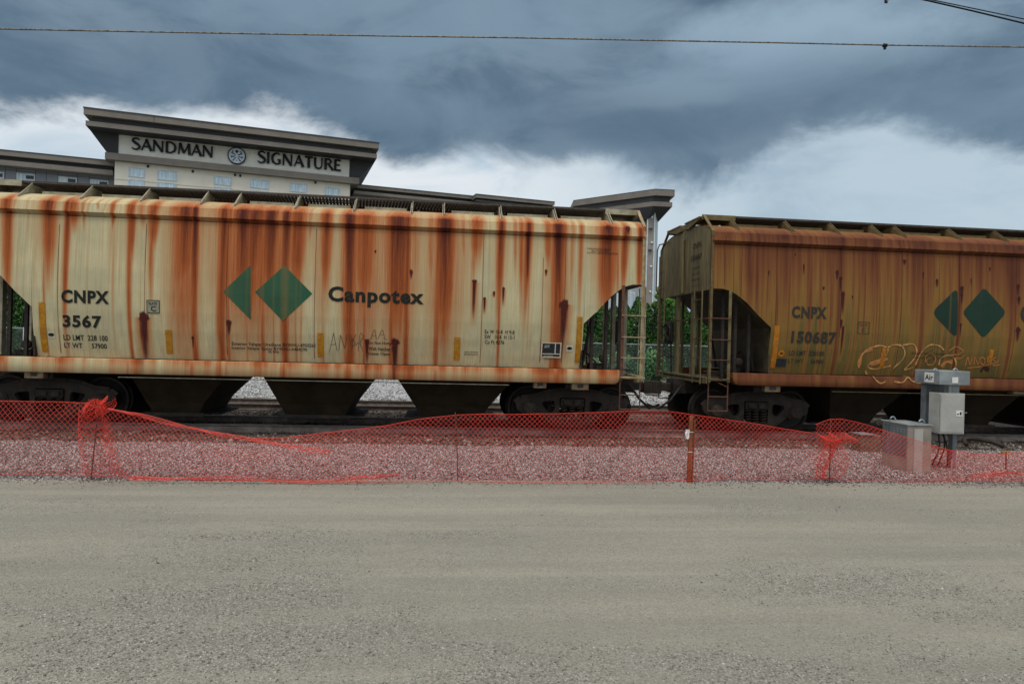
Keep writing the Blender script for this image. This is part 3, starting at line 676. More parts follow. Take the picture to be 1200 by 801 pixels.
def running_gear(car, bx, mats, boards, gussets, bays, hz=1.07, sillmat=None, light='cream'):
    """everything below and above the shell; bx = |x| of the truck centres"""
    e = car.e; L = car.L
    add_truck(e, -bx); add_truck(e, bx)
    # centre sill and bolster boxes
    for sx in (-1, 1): MB().box(min(sx*(bx-.9), sx*(L+.25)), max(sx*(bx-.9), sx*(L+.25)), -.26, .26, .76, 1.08).build('stub_sill', M['steel_dark'], e)
    for sx in (-1, 1):
        MB().box(sx*bx-.22, sx*bx+.22, -1.40, 1.40, .90, 1.06).build('body_bolster', M['steel_dark'], e)
    # sloping hopper bays
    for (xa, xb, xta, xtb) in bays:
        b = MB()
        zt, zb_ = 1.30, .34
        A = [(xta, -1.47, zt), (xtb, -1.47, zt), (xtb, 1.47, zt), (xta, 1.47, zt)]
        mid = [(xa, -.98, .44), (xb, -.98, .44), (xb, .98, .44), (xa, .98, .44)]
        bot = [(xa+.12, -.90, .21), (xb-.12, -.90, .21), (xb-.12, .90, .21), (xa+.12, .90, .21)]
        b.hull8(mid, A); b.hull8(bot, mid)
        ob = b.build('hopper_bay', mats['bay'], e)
        g = MB().box(xa-.22, xb+.22, -.62, .62, .165, .20).box(xa-.05, xb+.05, -.80, .80, .20, .209)
        for q in (-.35, .35): g.bar(((xa+xb)/2+q, -.95, .19), ((xa+xb)/2+q, .95, .19), .05)
        g.bar((xa, -.98, .20), (xb, -.98, .20), .05, .07)
        go = g.build('outlet_gate', M['steel_dark'], ob)
    # running boards
    for sy in (-1, 1):
        rb = MB(); z = boards; y0, y1 = .20, 1.05
        for y in (y0, (y0+y1)/2-.12, (y0+y1)/2+.12): rb.box(-L+.05, L-.03, sy*y-.005, sy*y+.005, z-.04, z-.002)
        ob = rb.build('running_board', M['grate'], e)
        eb = MB().box(-L+.05, L-.03, sy*y1-.022, sy*y1+.022, z-.03, z+.012); eb.build('edge_angle', M['grate'], ob)
        x = -L+.07; bars = MB(); k_ = 0
        while x < L-.05:
            sl = .10
            bars.hull8([(x, sy*y0, z-.045), (x+.044, sy*y0, z-.045), (x+sl+.044, sy*y1, z-.045), (x+sl, sy*y1, z-.045)],
                       [(x, sy*y0, z-.003), (x+.044, sy*y0, z-.003), (x+sl+.044, sy*y1, z-.003), (x+sl, sy*y1, z-.003)]); x += .068
        bars.build('grating', M['grate'], ob, fix=False)
        for gx in gussets:
            poly = [(sy*1.50, 4.29), (sy*1.46, 4.33), (sy*1.06, z-.05), (sy*.62, z-.05), (sy*.62, 4.47), (sy*1.15, 4.41)]
            g = MB().prism(poly, 'x', gx-.007, gx+.007); g.bar((gx+.03, sy*1.47, 4.30), (gx+.03, sy*1.05, z-.05), .012, .07, up=(0, 1, 0))
            g.build('bracket', mats['bracket'], e)
    # trough hatch along the middle of the roof
    hb = MB().box(-L+.9, L-.9, -.30, .30, 4.40, 4.58)
    ho = hb.build('hatch_coaming', M['ladder_rust'], e)
    for i in range(6):
        a = -L+1.0+i*(2*L-2.0)/6; MB().box(a+.02, a+(2*L-2.0)/6-.04, -.36, .36, 4.58, 4.63).build('hatch_cover', M['ladder_rust'], ho, bevel=.015)
    # low side strip on the roof that shows between the brackets
    gs = sorted(gussets)
    for sy in (-1, 1):
        for a, b2 in zip(gs[:-1], gs[1:]):
            if b2-a > .8: MB().box(a+.18, b2-.10, sy*1.00-.01, sy*1.00+.01, 4.44, 4.50).build('roof_stiffener', mats['bracket'], e)
    # thin light flange under the sill
    for sy in (-1, 1):
        MB().box(-bx+1.45, bx-1.4, sy*1.53-.02, sy*1.53+.02, .948, .960).build('lower_flange', mats['bracket'], e)
    # draft gear and coupler
    for sx in (-1, 1):
        c = MB().box(min(sx*(L+.25), sx*(L+.72)), max(sx*(L+.25), sx*(L+.72)), -.09, .09, .80, .98)
        c.build('coupler_shank', M['truck'], e, bevel=.02)
        h = MB(); X0 = sx*(L+.70)
        h.prism([(X0, -.16), (X0+sx*.12, -.20), (X0+sx*.22, -.17), (X0+sx*.20, -.06), (X0+sx*.12, -.02), (X0+sx*.12, .10), (X0+sx*.24, .12), (X0+sx*.22, .2), (X0, .18)], 'z', .74, 1.02)
        h.build('knuckle', M['truck'], e, bevel=.02)
        pts = [(sx*(L+.1), -.35, .95), (sx*(L+.35), -.37, .62), (sx*(L+.6), -.3, .42), (sx*(L+.85), -.22, .50)]
        MB().tube(pts, .028, 8).build('air_hose', M['steel_dark'], e, smooth=True)

def end_gear(car, sx, mats, ztop, zhi, cut, stile2=None, detail=True, corner='cream'):
    """end bulkhead, slope sheet, posts, ladders, platform of the end on side sx"""
    e = car.e; L = car.L; X = sx*L
    # bulkhead with the rounded shape of the body
    def ring(z): return prof(z)-.012
    zs = [zhi-.02, 3.3, 3.6, 4.0, 4.2]
    poly = [(-ring(z), z) for z in zs] + [(-y, z-.01) for y, z in ROOF[1:-1]] + [(ring(z), z) for z in zs[::-1]]
    b = MB().prism(poly, 'x', X-sx*.03, X-sx*.012)
    b.build('end_bulkhead', mats['end'], e)
    # pressed ribs
    rb = MB()
    for y in (.0,): rb.prism([(y-.07, zhi), (y+.07, zhi), (y+.07, 4.32), (y-.07, 4.32)], 'x', min(X, X-sx*.01), max(X, X-sx*.01)+0) if False else rb.box(min(X, X+sx*.05), max(X, X+sx*.05), y-.035, y+.035, zhi, 4.28)
    rb.build('end_rib', mats['end'], e, bevel=.01)
    # slope sheet, following the cut of the side
    xi = sx*cut[0]; xt = sx*cut[1]
    ss = MB(); pr = [(X-sx*.02, zhi+.0), (xt, zhi-.01), (xi, cut[2]), (xi, 1.32), (xi-sx*.03, 1.32), (xi-sx*.03, cut[2]+.02), (xt-sx*.02, zhi+.03), (X-sx*.02, zhi+.03)]
    ss.prism([(p[0], p[1]) for p in pr], 'y', -1.50, 1.50); ss.build('slope_sheet', mats['slope'], e)
    st = MB()
    for y in (-1.0, 1.0): MB().bar((xi+sx*.10, y, 1.33), (xi+sx*.30, y, cut[2]+.18), .07, .05).build('strut', M['steel_dark'], e)
    # platform and end sill
    MB().box(min(X-sx*1.55, X+sx*.02), max(X-sx*1.55, X+sx*.02), -1.35, 1.35, 1.12, 1.15).build('end_platform', mats['plat'], e)
    MB().box(min(X-sx*.06, X+sx*.02), max(X-sx*.06, X+sx*.02), -1.56, 1.56, 1.06, 1.20).build('end_sill', mats['plat'], e, bevel=.01)
    # posts
    for y, w_ in ((-.50, .14), (.50, .14)):
        MB().box(min(X-sx*.12, X-sx*.04), max(X-sx*.12, X-sx*.04), y-w_/2, y+w_/2, 1.15, zhi+.05).build('end_post', mats['end'], e, bevel=.008)
    # low posts between sill and body side
    for (dx, mt_, y) in ((1.02, M['steel_dark'], -1.30), (.72, M['steel_dark'], -1.3), (.50, mats['post'], 1.25), (.92, mats['post'], 1.25), (.44, M['steel_dark'], -1.30)):
        top = min(zhi-.1, zhi-.1-(dx-(L-cut[1]))*.8)
        MB().box(min(X-sx*dx, X-sx*(dx-.06)), max(X-sx*dx, X-sx*(dx-.06)), y-.03, y+.03, 1.15, top+.1).build('stanchion', mt_, e)
    # side ladders: outer stile runs to the roof, inner one up to the cut
    for sy in (-1, 1):
        y = sy*1.615
        t = MB()
        t.box(min(X+sx*.0, X+sx*.012), max(X+sx*.0, X+sx*.012)+0, y-.04, y+.04, 1.10, 4.24)
        t.box(min(X-sx*.05, X+sx*.012), max(X-sx*.05, X+sx*.012), y-.008, y+.008, 1.10, 4.24)
        t.hull8([(X-sx*.05, y-.012, 4.24), (X+sx*.012, y-.012, 4.24), (X+sx*.012, y+sy*-.0+.012, 4.24), (X-sx*.05, y+.012, 4.24)],
                [(X-sx*.05, sy*1.10-.012, ztop), (X+sx*.012, sy*1.10-.012, ztop), (X+sx*.012, sy*1.10+.012, ztop), (X-sx*.05, sy*1.10+.012, ztop)])
        lo = t.build('ladder', mats['ladder'], e)
        MB().box(min(X-sx*.46, X-sx*.40), max(X-sx*.46, X-sx*.40), y-.012, y+.012, 1.10, zhi-.02).build('stile', mats['stile'], lo)
        for z in (1.16, 1.56, 1.98, 2.42):
            MB().tube([(X-sx*.45, y-sy*-.03, z), (X-sx*.02+sx*.08, y-sy*-.03, z)], .011, 8).build('rung', mats['rung'], lo)
        # sill step below
        s2 = MB(); x_a, x_b = X-sx*.44, X-sx*.02
        s2.tube([(x_a, sy*1.58, 1.12), (x_a, sy*1.58, .50)], .013, 6).tube([(x_b, sy*1.58, 1.12), (x_b, sy*1.58, .50)], .013, 6)
        s2.tube([(x_a, sy*1.58, .505), (x_b, sy*1.58, .505)], .014, 6).tube([(x_a, sy*1.58, .80), (x_b, sy*1.58, .80)], .014, 6).tube([(x_a, sy*1.58, 1.0), (x_a-sx*.0+sx*.12, sy*1.2, 1.1)], .013, 6)
        s2.build('sill_step', M['ladder_rust'], e)
        # crossover board bracket at the roof end
        cb = MB(); cb.hull8([(X-sx*.72, sy*1.05, ztop-.05), (X+sx*.06, sy*1.05, ztop-.05), (X+sx*.06, sy*.15, ztop-.05), (X-sx*.72, sy*.15, ztop-.05)],
                            [(X-sx*.72, sy*1.05, ztop-.02), (X+sx*.06, sy*1.05, ztop-.02), (X+sx*.06, sy*.15, ztop-.02), (X-sx*.72, sy*.15, ztop-.02)])
        cb.hull8([(X-sx*.72, sy*1.11, ztop-.10), (X+sx*.02, sy*1.11, ztop-.10), (X+sx*.02, sy*1.085, ztop-.10), (X-sx*.72, sy*1.085, ztop-.10)],
                 [(X-sx*.72, sy*1.11, ztop+.01), (X+sx*.02, sy*1.11, ztop+.01), (X+sx*.02, sy*1.085, ztop+.01), (X-sx*.72, sy*1.085, ztop+.01)])
        cb.build('roof_step', mats['bracket'], e)
        MB().prism([(sy*1.10, ztop-.06), (sy*.10, ztop-.06), (sy*.10, 4.48), (sy*.35, 4.46)], 'x', min(X-sx*.03, X+sx*.05), max(X-sx*.03, X+sx*.05)).build('end_gusset', mats['bracket'], e)
    # end ladder and grab irons
    for ys in ((-1.42, -.98), (.98, 1.42)):
        t = MB(); xo = X+sx*.10
        ltop = zhi-.02 if ys[0] < 0 else 4.05
        for y in ys: t.box(min(xo-.008, xo+.008), max(xo-.008, xo+.008), y-.022, y+.022, 1.05, ltop)
        lo = t.build('end_ladder', mats['post'], e)
        for z in np.arange(1.18, ltop-.05, .41): MB().tube([(xo, ys[0]-.02, z), (xo, ys[1]+.02, z)], .010, 6).build('rung', mats['rung'], lo)
    MB().tube([(X+sx*.03, .95, 4.35), (X+sx*.16, 1.3, 4.33), (X+sx*.17, 1.42, 4.2), (X+sx*.17, 1.42, 3.2), (X+sx*.10, 1.42, 3.1)], .016, 8).build('grab_iron', mats['rung'], e, smooth=True)
    MB().bar((X+sx*.03, -1.5, 2.42), (X+sx*.03, 1.5, 2.42), .022).build('hand_rail', mats['rung'], e)
    if detail:
        bw = MB(); c = Vector((X+sx*.10, .78, 2.1)); pts = [c+Vector((0, .27*math.cos(q), .27*math.sin(q))) for q in np.linspace(0, 2*math.pi, 25)]
        bw.tube(pts, .018, 6, cap=False)
        for q in range(5): bw.tube([c, c+Vector((0, .27*math.cos(q*1.2566), .27*math.sin(q*1.2566)))], .014, 5)
        bo = bw.build('brake_wheel', M['steel_dark'], e)
        MB().box(min(X-sx*.04, X+sx*.07), max(X-sx*.04, X+sx*.07), .62, .94, 1.90, 2.40).build('brake_housing', M['steel_dark'], e, bevel=.03)
        MB().bar((X-sx*.02, .78, 1.95), (X-sx*.02, .70, 1.15), .03).build('brake_rod', M['steel_dark'], e)
        ar = MB().lathe((X-sx*1.25, -.55, 1.45), (0, 1, 0), [(0, .08), (.03, .19), (.9, .19), (.93, .08)], 24); ar.build('air_reservoir', M['truck'], e, smooth=False)
        va = MB().box(X-sx*.78-.16, X-sx*.78+.16, -1.05, -.70, 1.17, 1.42).box(X-sx*.78-.06, X-sx*.78+.06, -1.13, -1.05, 1.25, 1.36).lathe((X-sx*.78+.10, -1.05, 1.52), (0, -1, 0), [(0, .09), (.08, .09), (.10, .05)], 12).lathe((X-sx*.78-.13, -1.05, 1.30), (0, -1, 0), [(0, .07), (.06, .07)], 12)
        va.build('brake_valve', M['truck'], e, bevel=.01)
        pp = MB().tube([(X-sx*.3, -.9, 1.22), (X-sx*.7, -.95, 1.28), (X-sx*1.4, -1.0, 1.22)], .02, 6).tube([(X-sx*.55, -.8, 1.2), (X-sx*.9, -.6, 1.6), (X-sx*1.2, -.5, 1.75)], .018, 6).tube([(X-sx*.1, -1.1, 1.30), (X-sx*.5, -1.15, 1.3)], .02, 6)
        pp.lathe((X-sx*1.45, -1.28, 1.27), (0, -1, 0), [(0, .07), (.05, .09), (.12, .06)], 12)
        pp.build('brake_pipe', M['truck'], e, smooth=True)

# ------------- the left car
bxL = atY(60, 470, TR-1.02).x; bxR = atY(670, 475, TR-1.02).x
xc1 = (bxL+bxR)/2; BX = (bxR-bxL)/2
Lc = atY(755.5, 300, YB).x - xc1
car1 = Car(xc1, 'hopper_car', 'cream hopper car with heavy orange rust runs and the word Canpotex, left of the gap', Lc)
m_c1 = rusty('rust_streaked_cream_paint', (.575, .500, .300), (.460, .415, .260), (.375, .088, .020), (.072, .016, .013))
M['greendecal2'] = rusty('dull_green_emblem_paint', (.016, .046, .032), (.014, .036, .027), (.09, .06, .03), (.035, .025, .02), .85, (.02, .03, .02), .4)
M['greendecal'] = rusty('faded_green_emblem_paint', (.028, .110, .060), (.025, .085, .050), (.16, .13, .05), (.05, .045, .03), .75, (.03, .07, .04), .3)
S1 = [(-62, 16, .9, 330, .5), (-30, 9, .8, 300, .2), (8, 10, .9, 330, .55), (17, 4, .5, 262, 0), (32, 3, .3, 280, 0), (57, 14, .95, 305, .6), (52, 3, .6, 400, 0), (83, 13, .85, 262, .5), (79, 6, .95, 365, .5), (90, 5, .6, 250, .1), (97, 4, .6, 262, 0), (104, 3, .45, 255, 0), (114, 3, .5, 245, .2), (124, 3, .35, 250, 0), (132, 5, .8, 262, .1), (133, 3, .35, 400, 0),
      (154, 8, .95, 300, .5), (152, 5, .85, 412, .2), (165, 8, .6, 262, .1), (181, 11, .9, 285, .45), (177, 6, .7, 340, .2), (191, 4, .4, 262, 0),
      (210, 15, .8, 350, .35), (218, 28, .9, 330, .6), (229, 9, .95, 412, .75), (205, 4, .5, 400, 0), (215, 3, .5, 412, 0), (239, 3, .3, 300, 0), (248, 3, .25, 280, 0),
      (263, 12, .98, 412, .55), (270, 5, .8, 412, .4), (285, 22, .98, 345, .75), (300, 26, .95, 330, .6), (293, 4, .6, 412, 0), (303, 4, .6, 412, .1), (318, 20, .98, 345, .72), (312, 7, .8, 412, .35), (324, 4, .6, 412, 0), (336, 11, .98, 412, .75), (350, 18, .95, 330, .45), (347, 4, .6, 412, 0), (357, 4, .5, 405, 0), (364, 5, .6, 280, .1),
      (383, 13, .9, 330, .55), (379, 4, .5, 412, .0), (393, 3, .35, 320, 0), (410, 16, 1, 412, .8), (428, 26, .88, 350, .4), (431, 5, .85, 412, .55), (422, 3, .5, 412, 0), (444, 4, .55, 390, 0), (451, 4, .45, 300, 0), (468, 28, .98, 375, .75), (462, 8, .9, 412, .6), (478, 9, .95, 412, .55), (486, 4, .6, 320, 0),
      (505, 10, .6, 330, 0), (522, 22, 1, 380, .8), (515, 8, .9, 412, .5), (531, 6, .8, 370, .2), (542, 7, .6, 300, .1), (559, 15, .8, 300, .35), (557, 8, .55, 330, 0), (574, 3, .3, 320, 0), (588, 9, .95, 350, .65), (586, 4, .8, 412, .2), (604, 6, .6, 310, .1), (611, 6, .75, 340, .3), (620, 9, .95, 345, .7), (622, 3, .5, 385, 0),
      (643, 10, .75, 310, .15), (655, 17, 1, 412, .8), (649, 6, .8, 412, .3), (672, 6, .55, 330, 0), (682, 6, .65, 345, .1), (693, 3, .3, 300, 0), (714, 22, .98, 355, .72), (724, 5, .7, 345, .2), (734, 9, .92, 325, .55), (743, 2, .3, 290, 0), (751, 7, .95, 340, .6)]
S1 += [(300, 88, .78, 372, .15), (468, 48, .66, 395, 0), (428, 46, .62, 400, 0), (522, 48, .55, 395, 0), (219, 36, .68, 395, .1), (654, 28, .5, 400, 0), (712, 34, .5, 350, 0), (345, 26, .5, 395, 0), (270, 22, .5, 412, 0), (56, 26, .4, 300, 0), (382, 22, .5, 360, 0), (590, 22, .35, 340, 0), (618, 26, .3, 330, 0), (155, 20, .3, 300, 0)]
rr = random.Random(5)
for i in range(120): S1.append((rr.uniform(-130, 755), rr.uniform(1.2, 2.6), rr.uniform(.10, .30), rr.choice([260, 290, 330, 380, 412]), 0))
seam1 = [(70, 262, 413), (172, 262, 414), (371, 268, 420), (567, 274, 425), (663, 278, 426), (268, 262, 416), (637, 300, 425)]
blob1 = [(168.5, 371, 5.5, 60), (463, 401, 5, 45), (430, 400, 3, 30), (661, 357, 6, 70), (556, 330, 3, 50), (590, 338, 2, 22), (568, 350, 1.8, 18), (579, 343, 1.8, 6), (268, 378, 3.2, 16), (226, 395, 1.5, 15), (440, 294, 1.2, 4), (482, 318, 2.2, 12), (640, 317, 1.6, 8), (619, 275, 3, 60), (713, 265, 4, 15), (736, 267, 3, 10)]
xiV = atY(683, 400, YB+.05).x - xc1; xeV = atY(733, 335, YB).x - xc1
_, zlowV = car1.loc(683, 379); _, zhiV = car1.loc(745, 333.5)
shell(car1, S1, seam1, blob1, m_c1, (zlowV, zhiV), (xiV, xeV))
me_ = [o for o in bpy.data.objects if o.parent == car1.e and o.name.startswith('body_shell')][0]
car1.rust_full = car1.rust
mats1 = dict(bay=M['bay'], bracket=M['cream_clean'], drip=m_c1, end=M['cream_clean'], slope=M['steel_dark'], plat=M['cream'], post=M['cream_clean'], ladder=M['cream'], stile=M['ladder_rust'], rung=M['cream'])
gp1 = [19, 92, 162, 233, 273, 344, 413, 481, 519, 587, 652, 717]
g1 = [atY(p, 250, TR-1.50).x - xc1 for p in gp1]; g1 += [g for g in (-g1[1]*0-5.5, -6.3) if g < g1[0]-.6]
def X1(p, y=470): return atY(p, y, TR-.9).x-xc1
def Xb(p, o=.95): return atY(p, 470, TR-o).x-xc1
bays1 = [(Xb(172), Xb(240), Xb(140, 1.47), Xb(277, 1.47)), (Xb(328), Xb(411), Xb(297, 1.47), Xb(445, 1.47)), (Xb(487), Xb(572), Xb(454, 1.47), Xb(612, 1.47))]
_, zbrd = Car.loc(car1, 400, 230.5)
ZBRD = (atY(400, 230.5, TR-1.05).z - RZ)
running_gear(car1, BX, mats1, ZBRD, g1, bays1)
ZB0, ZB1 = car1.loc(400, 439.6)[1]-.0, car1.loc(400, 424.2)[1]
def sill(car, z0, z1, x0, x1, mt):
    rust_box(car, 'side_sill', x0, x1, -1.60, -1.36, z0, z1, mt, rnd=.14)
    rust_box(car, 'side_sill', x0, x1, 1.60, 1.36, z0, z1, mt)
xs_e = atY(727.5, 436, YB).x - xc1
sill(car1, .985+.03, 1.30, -xs_e, xs_e, m_c1)
cut1 = (xiV, xeV, zlowV); end_gear(car1, 1, mats1, ZBRD, zhiV, cut1); end_gear(car1, -1, mats1, ZBRD, zhiV, cut1, detail=True)
# jacking pads under the sill
for (a, b_, c_, d_) in ((624, 444, 639, 454), (668, 444.5, 688, 456), (34.5, 432, 57, 442.5)):
    p0 = car1.loc(a, d_); p1 = car1.loc(b_ if False else c_, b_)
    pd = MB(); pd.box(p0[0], p1[0], -1.57, -1.40, p0[1], 1.02); po = pd.build('jacking_pad', M['pad'], car1.e, bevel=.012)
    cx = (p0[0]+p1[0])/2; MB().box(cx-.06, cx+.06, -1.575, -1.565, p0[1]+.05, p0[1]+.12).build('slot', M['steel_dark'], po)

B_ = M['black']
text(car1, 'CNPX', (72, 340, 128, 355.5), B_, .05); text(car1, '3567', (74, 369, 119, 384), B_, .05)
text(car1, 'LD LMT  228 100', (75, 392.5, 126, 399), B_, .02); text(car1, 'LT WT     57900', (76, 402, 125, 408), B_, .02)
text(car1, 'Canpotex', (384.5, 337, 497, 360), B_, .045)
gridpoly(car1, 'emblem', [(294, 310.5), (261.5, 341.5), (294, 374.5)], M['greendecal'])
gridpoly(car1, 'emblem', [(333.5, 311), (299, 342), (331.5, 376), (366, 344)], M['greendecal'])
for bx_ in ((194.5, 386.5, 202, 414.5), (372, 390, 379.3, 418.5), (532, 395, 539, 422)): rect(car1, 'reflective_strip', bx_, M['yellow'])
rect(car1, 'reflective_strip', (46.5, 354, 54, 412.5), M['yellow']); rect(car1, 'reflective_strip', (675, 371, 681.5, 425), M['yellow'])
text(car1, 'Exterior Valspar Urethane BVWHU-4950261', (272, 401.5, 369.5, 406.8), B_, .012); text(car1, 'Interior Valspar Epoxy BVWHU-A484290', (272, 406.5, 360, 411.2), B_, .012)
text(car1, 'PL 9/90', (315, 411, 327, 413.5), B_, .01)
text(car1, 'Do Not Hump', (432, 400, 459, 404.5), B_, .015); text(car1, 'With Hatches Or', (432, 406.3, 464, 411), B_, .015); text(car1, 'Gates Open', (432, 412.5, 457, 417), B_, .015)
text(car1, 'Ex W 10-8  H 9-8', (568, 386.5, 603, 391), B_, .015); text(car1, 'EW   10-8  H 15-1', (568, 392.5, 603, 397), B_, .015); text(car1, 'Cu Ft 4276', (568, 398.5, 591, 403), B_, .015)
text(car1, 'CONSOLIDATED STENCIL', (688, 290.8, 716, 292.6), B_, .005); text(car1, 'ALL FACILITIES', (693, 293.3, 714, 295), B_, .005); text(car1, 'DO NOT LOAD WHILE IN MOTION', (688, 295.8, 724, 297.6), B_, .005)
text(car1, 'LUBRICATION RECORD', (544, 411.5, 560, 413.2), B_, .005); text(car1, 'CENTER PLATE 90', (544, 414.2, 560, 416), B_, .005)
# boxed plate C stencil
def frame(car, box, mt, inner=None, t=1.0, off=.007, name='stencil_frame'):
    a, b_, c_, d_ = box
    o = None
    pts = [(a, b_, c_, b_+t), (a, d_-t, c_, d_), (a, b_, a+t, d_), (c_-t, b_, c_, d_)]
    V = []; F = []
    for q in pts:
        ym = (b_+d_)/2; x0 = car.loc(q[0], ym)[0]; x1 = car.loc(q[2], ym)[0]; xm_ = (a+c_)/2; z0 = car.loc(xm_, q[3])[1]; z1 = car.loc(xm_, q[1])[1]; k_ = len(V); V += [(x0, z0), (x1, z0), (x1, z1), (x0, z1)]; F.append((k_, k_+1, k_+2, k_+3))
    return decal(car, name, V, F, mt, off)
M['stencil_grey'] = mat('grey_stencil_patch', (.27, .26, .19), .6, 0, .2, 20)
rect(car1, 'stencil_panel', (172, 351.5, 187.3, 367), M['stencil_grey'], .004); frame(car1, (172, 351.5, 187.3, 367), B_, t=.7)
text(car1, 'PLATE', (174.5, 354, 184, 357.2), B_, .01, off=.008); text(car1, 'C', (177, 358.5, 183, 364.5), B_, .02, off=.008)
# black consolidated stencil with a pale frame
rect(car1, 'stencil_panel', (635, 402, 656.5, 418), M['blackpanel'], .004); frame(car1, (634, 401, 657.5, 419), M['paleframe'], t=1.3, off=.007)
rect(car1, 'stencil_line', (635, 414, 656.5, 415), M['paleframe'], .007, 1); rect(car1, 'stencil_line', (650, 402, 651.2, 414.5), M['paleframe'], .0075, 1)
text(car1, 'LOADED', (638, 404, 644, 405.5), M['paleframe'], .02, off=.008); text(car1, 'EMPTY', (638, 406, 644, 407.5), M['paleframe'], .02, off=.008); text(car1, 'RAIL CAR RECORD', (637, 416, 648, 417.6), M['paleframe'], .02, off=.008)
text(car1, 'CP DX 9-11', (637, 419.6, 648, 421.2), B_, .01)
def badge(car, px, py, r, mt_in=None):
    rect(car, 'stencil_panel', (px-r, py-r, px+r, py+r), M['paleframe'], .004)
    V = []; c = car.loc(px, py); k = r*.0172*.85
    for q in range(16): V.append((c[0]+k*math.cos(q*math.pi/8), c[1]+k*.62*math.sin(q*math.pi/8)))
    decal(car, 'stencil_mark', V, [tuple(range(16))], M['black'], .007)
badge(car1, 60.3, 392, 3.6); badge(car1, 667.3, 408, 3.6)
text(car1, 'DO NOT STENCIL CARDS', (673, 436.0, 707, 438.4), M['black_faded'], .01, off=.135)
text(car1, 'NO STEP ANY TIME', (48, 422, 69, 424.4), M['black_faded'], .01, off=.135)
# marker scrawl on the cream side
def scrawl(car, strokes, mt, w_=.010, name='graffiti', off=.009, wf=None):
    b = MB()
    for st in strokes:
        P = [car.loc(*p) for p in st]
        # smooth the stroke
        Q = []
        for i in range(len(P)-1):
            p0 = Vector((*P[max(i-1, 0)], 0)); p1 = Vector((*P[i], 0)); p2 = Vector((*P[i+1], 0)); p3 = Vector((*P[min(i+2, len(P)-1)], 0))
            for t in np.linspace(0, 1, 6, endpoint=False):
                Q.append(.5*((2*p1)+(p2-p0)*t+(2*p0-5*p1+4*p2-p3)*t*t+(3*p1-p0-3*p2+p3)*t**3))
        Q.append(Vector((*P[-1], 0)))
        base = len(b.v)
        for i, q in enumerate(Q):
            t = (Q[min(i+1, len(Q)-1)]-Q[max(i-1, 0)]); t = t.normalized() if t.length > 1e-6 else Vector((1, 0, 0)); nn = Vector((-t.y, t.x, 0))*w_*.5*(1 if not wf else 1+wf*math.sin(i*.7))
            for s_ in (1, -1):
                a = q+nn*s_; z = a.y; off2 = off if z > 1.31 else .13-((prof(z)-1.475) if False else 0)
                y = -(prof(z)+off) if z > 1.315 else -1.612
                b.v.append((a.x, y, z))
            if i: k = base+2*i; b.f.append((k-2, k-1, k+1, k))
    return b.build(name, mt, car.e, fix=False)
scrawl(car1, [[(386, 413), (391, 390)], [(391, 390), (395, 411)], [(387, 404), (394, 403)], [(397, 411), (399, 392)], [(399, 392), (404, 408)], [(404, 408), (407, 391)], [(410, 391), (413, 400), (412, 411)], [(417, 391), (413, 400)],
              [(414, 397), (411, 401), (413, 406), (416, 402), (414, 397)], [(420, 411), (422, 391), (426, 394), (422, 401), (425, 410)], [(421, 401), (416, 404)], [(428, 400), (433, 397)], [(434, 398), (439, 386), (441, 398)], [(436, 393), (441, 393)], [(443, 397), (448, 386), (451, 398)], [(445, 392), (450, 392)], [(452, 397), (453, 398)]], M['pen'], .008)

# ------------- the right car
x2L = atY(833.5, 300, YB).x; xc2 = x2L + Lc
car2 = Car(xc2, 'hopper_car', 'brown and ochre hopper car with orange graffiti low on its side, right of the gap', Lc)
m_c2 = rusty('rust_washed_ochre_paint', (.158, .116, .034), (.112, .090, .030), (.165, .055, .025), (.050, .016, .013), 1., (.09, .05, .02), .45)
_bx = np.arange(-8, 8, .02); _bn = np.array([.60*mnoise.noise((x*1.3, 1, 0))+.45*mnoise.noise((x*4, 2, 0))+.25*mnoise.noise((x*14, 3, 0)) for x in _bx])
def br2(XX, ZZ):
    n = np.interp(ZZ, [1.3, 2.0, 2.6, 3.3, 3.9, 4.25], [.02, .10, .26, .50, .72, .92])
    h = np.interp(XX, _bx, _bn)*(.25+.75*np.clip((ZZ-1.3)/2.4, 0, 1))
    endp = np.clip(1-(XX+Lc)/.9, 0, 1)*.30
    return np.clip(n+h-endp, 0, 1)
S2 = [(850, 4, .5, 330, 0), (868, 5, .6, 350, .1), (880, 16, .95, 345, .45), (889, 7, .9, 360, .5), (903, 5, .6, 330, .1), (912, 4, .8, 400, .35), (924, 5, .6, 350, .1), (939, 8, .75, 330, .3), (952, 7, .8, 385, .3), (963, 6, .7, 400, .3), (975, 9, .7, 330, .3), (986, 7, .9, 433, .55), (1001, 5, .6, 380, .1), (1013, 8, .7, 350, .3), (1030, 9, .85, 345, .45), (1038, 4, .6, 420, .2), (1052, 6, .7, 400, .2), (1069, 5, .6, 350, .2), (1083, 8, .85, 430, .4), (1097, 7, .7, 340, .3), (1110, 5, .6, 380, .1), (1126, 6, .9, 436, .5), (1139, 9, .7, 350, .3), (1155, 6, .7, 340, .2), (1170, 8, .75, 360, .3), (1188, 7, .85, 436, .5), (1205, 9, .8, 350, .3), (1230, 9, .8, 350, .3), (1260, 14, .8, 350, .3)]
for i in range(190): S2.append((rr.uniform(836, 1500), rr.uniform(1.0, 4.0), rr.uniform(.3, .85), rr.choice([290, 320, 360, 400, 436]), rr.choice([0, 0, .2, .5])))
seam2 = [(912, 262, 433), (988, 270, 437), (1057, 300, 437), (1126, 285, 437), (1193, 290, 438), (851, 275, 335)]
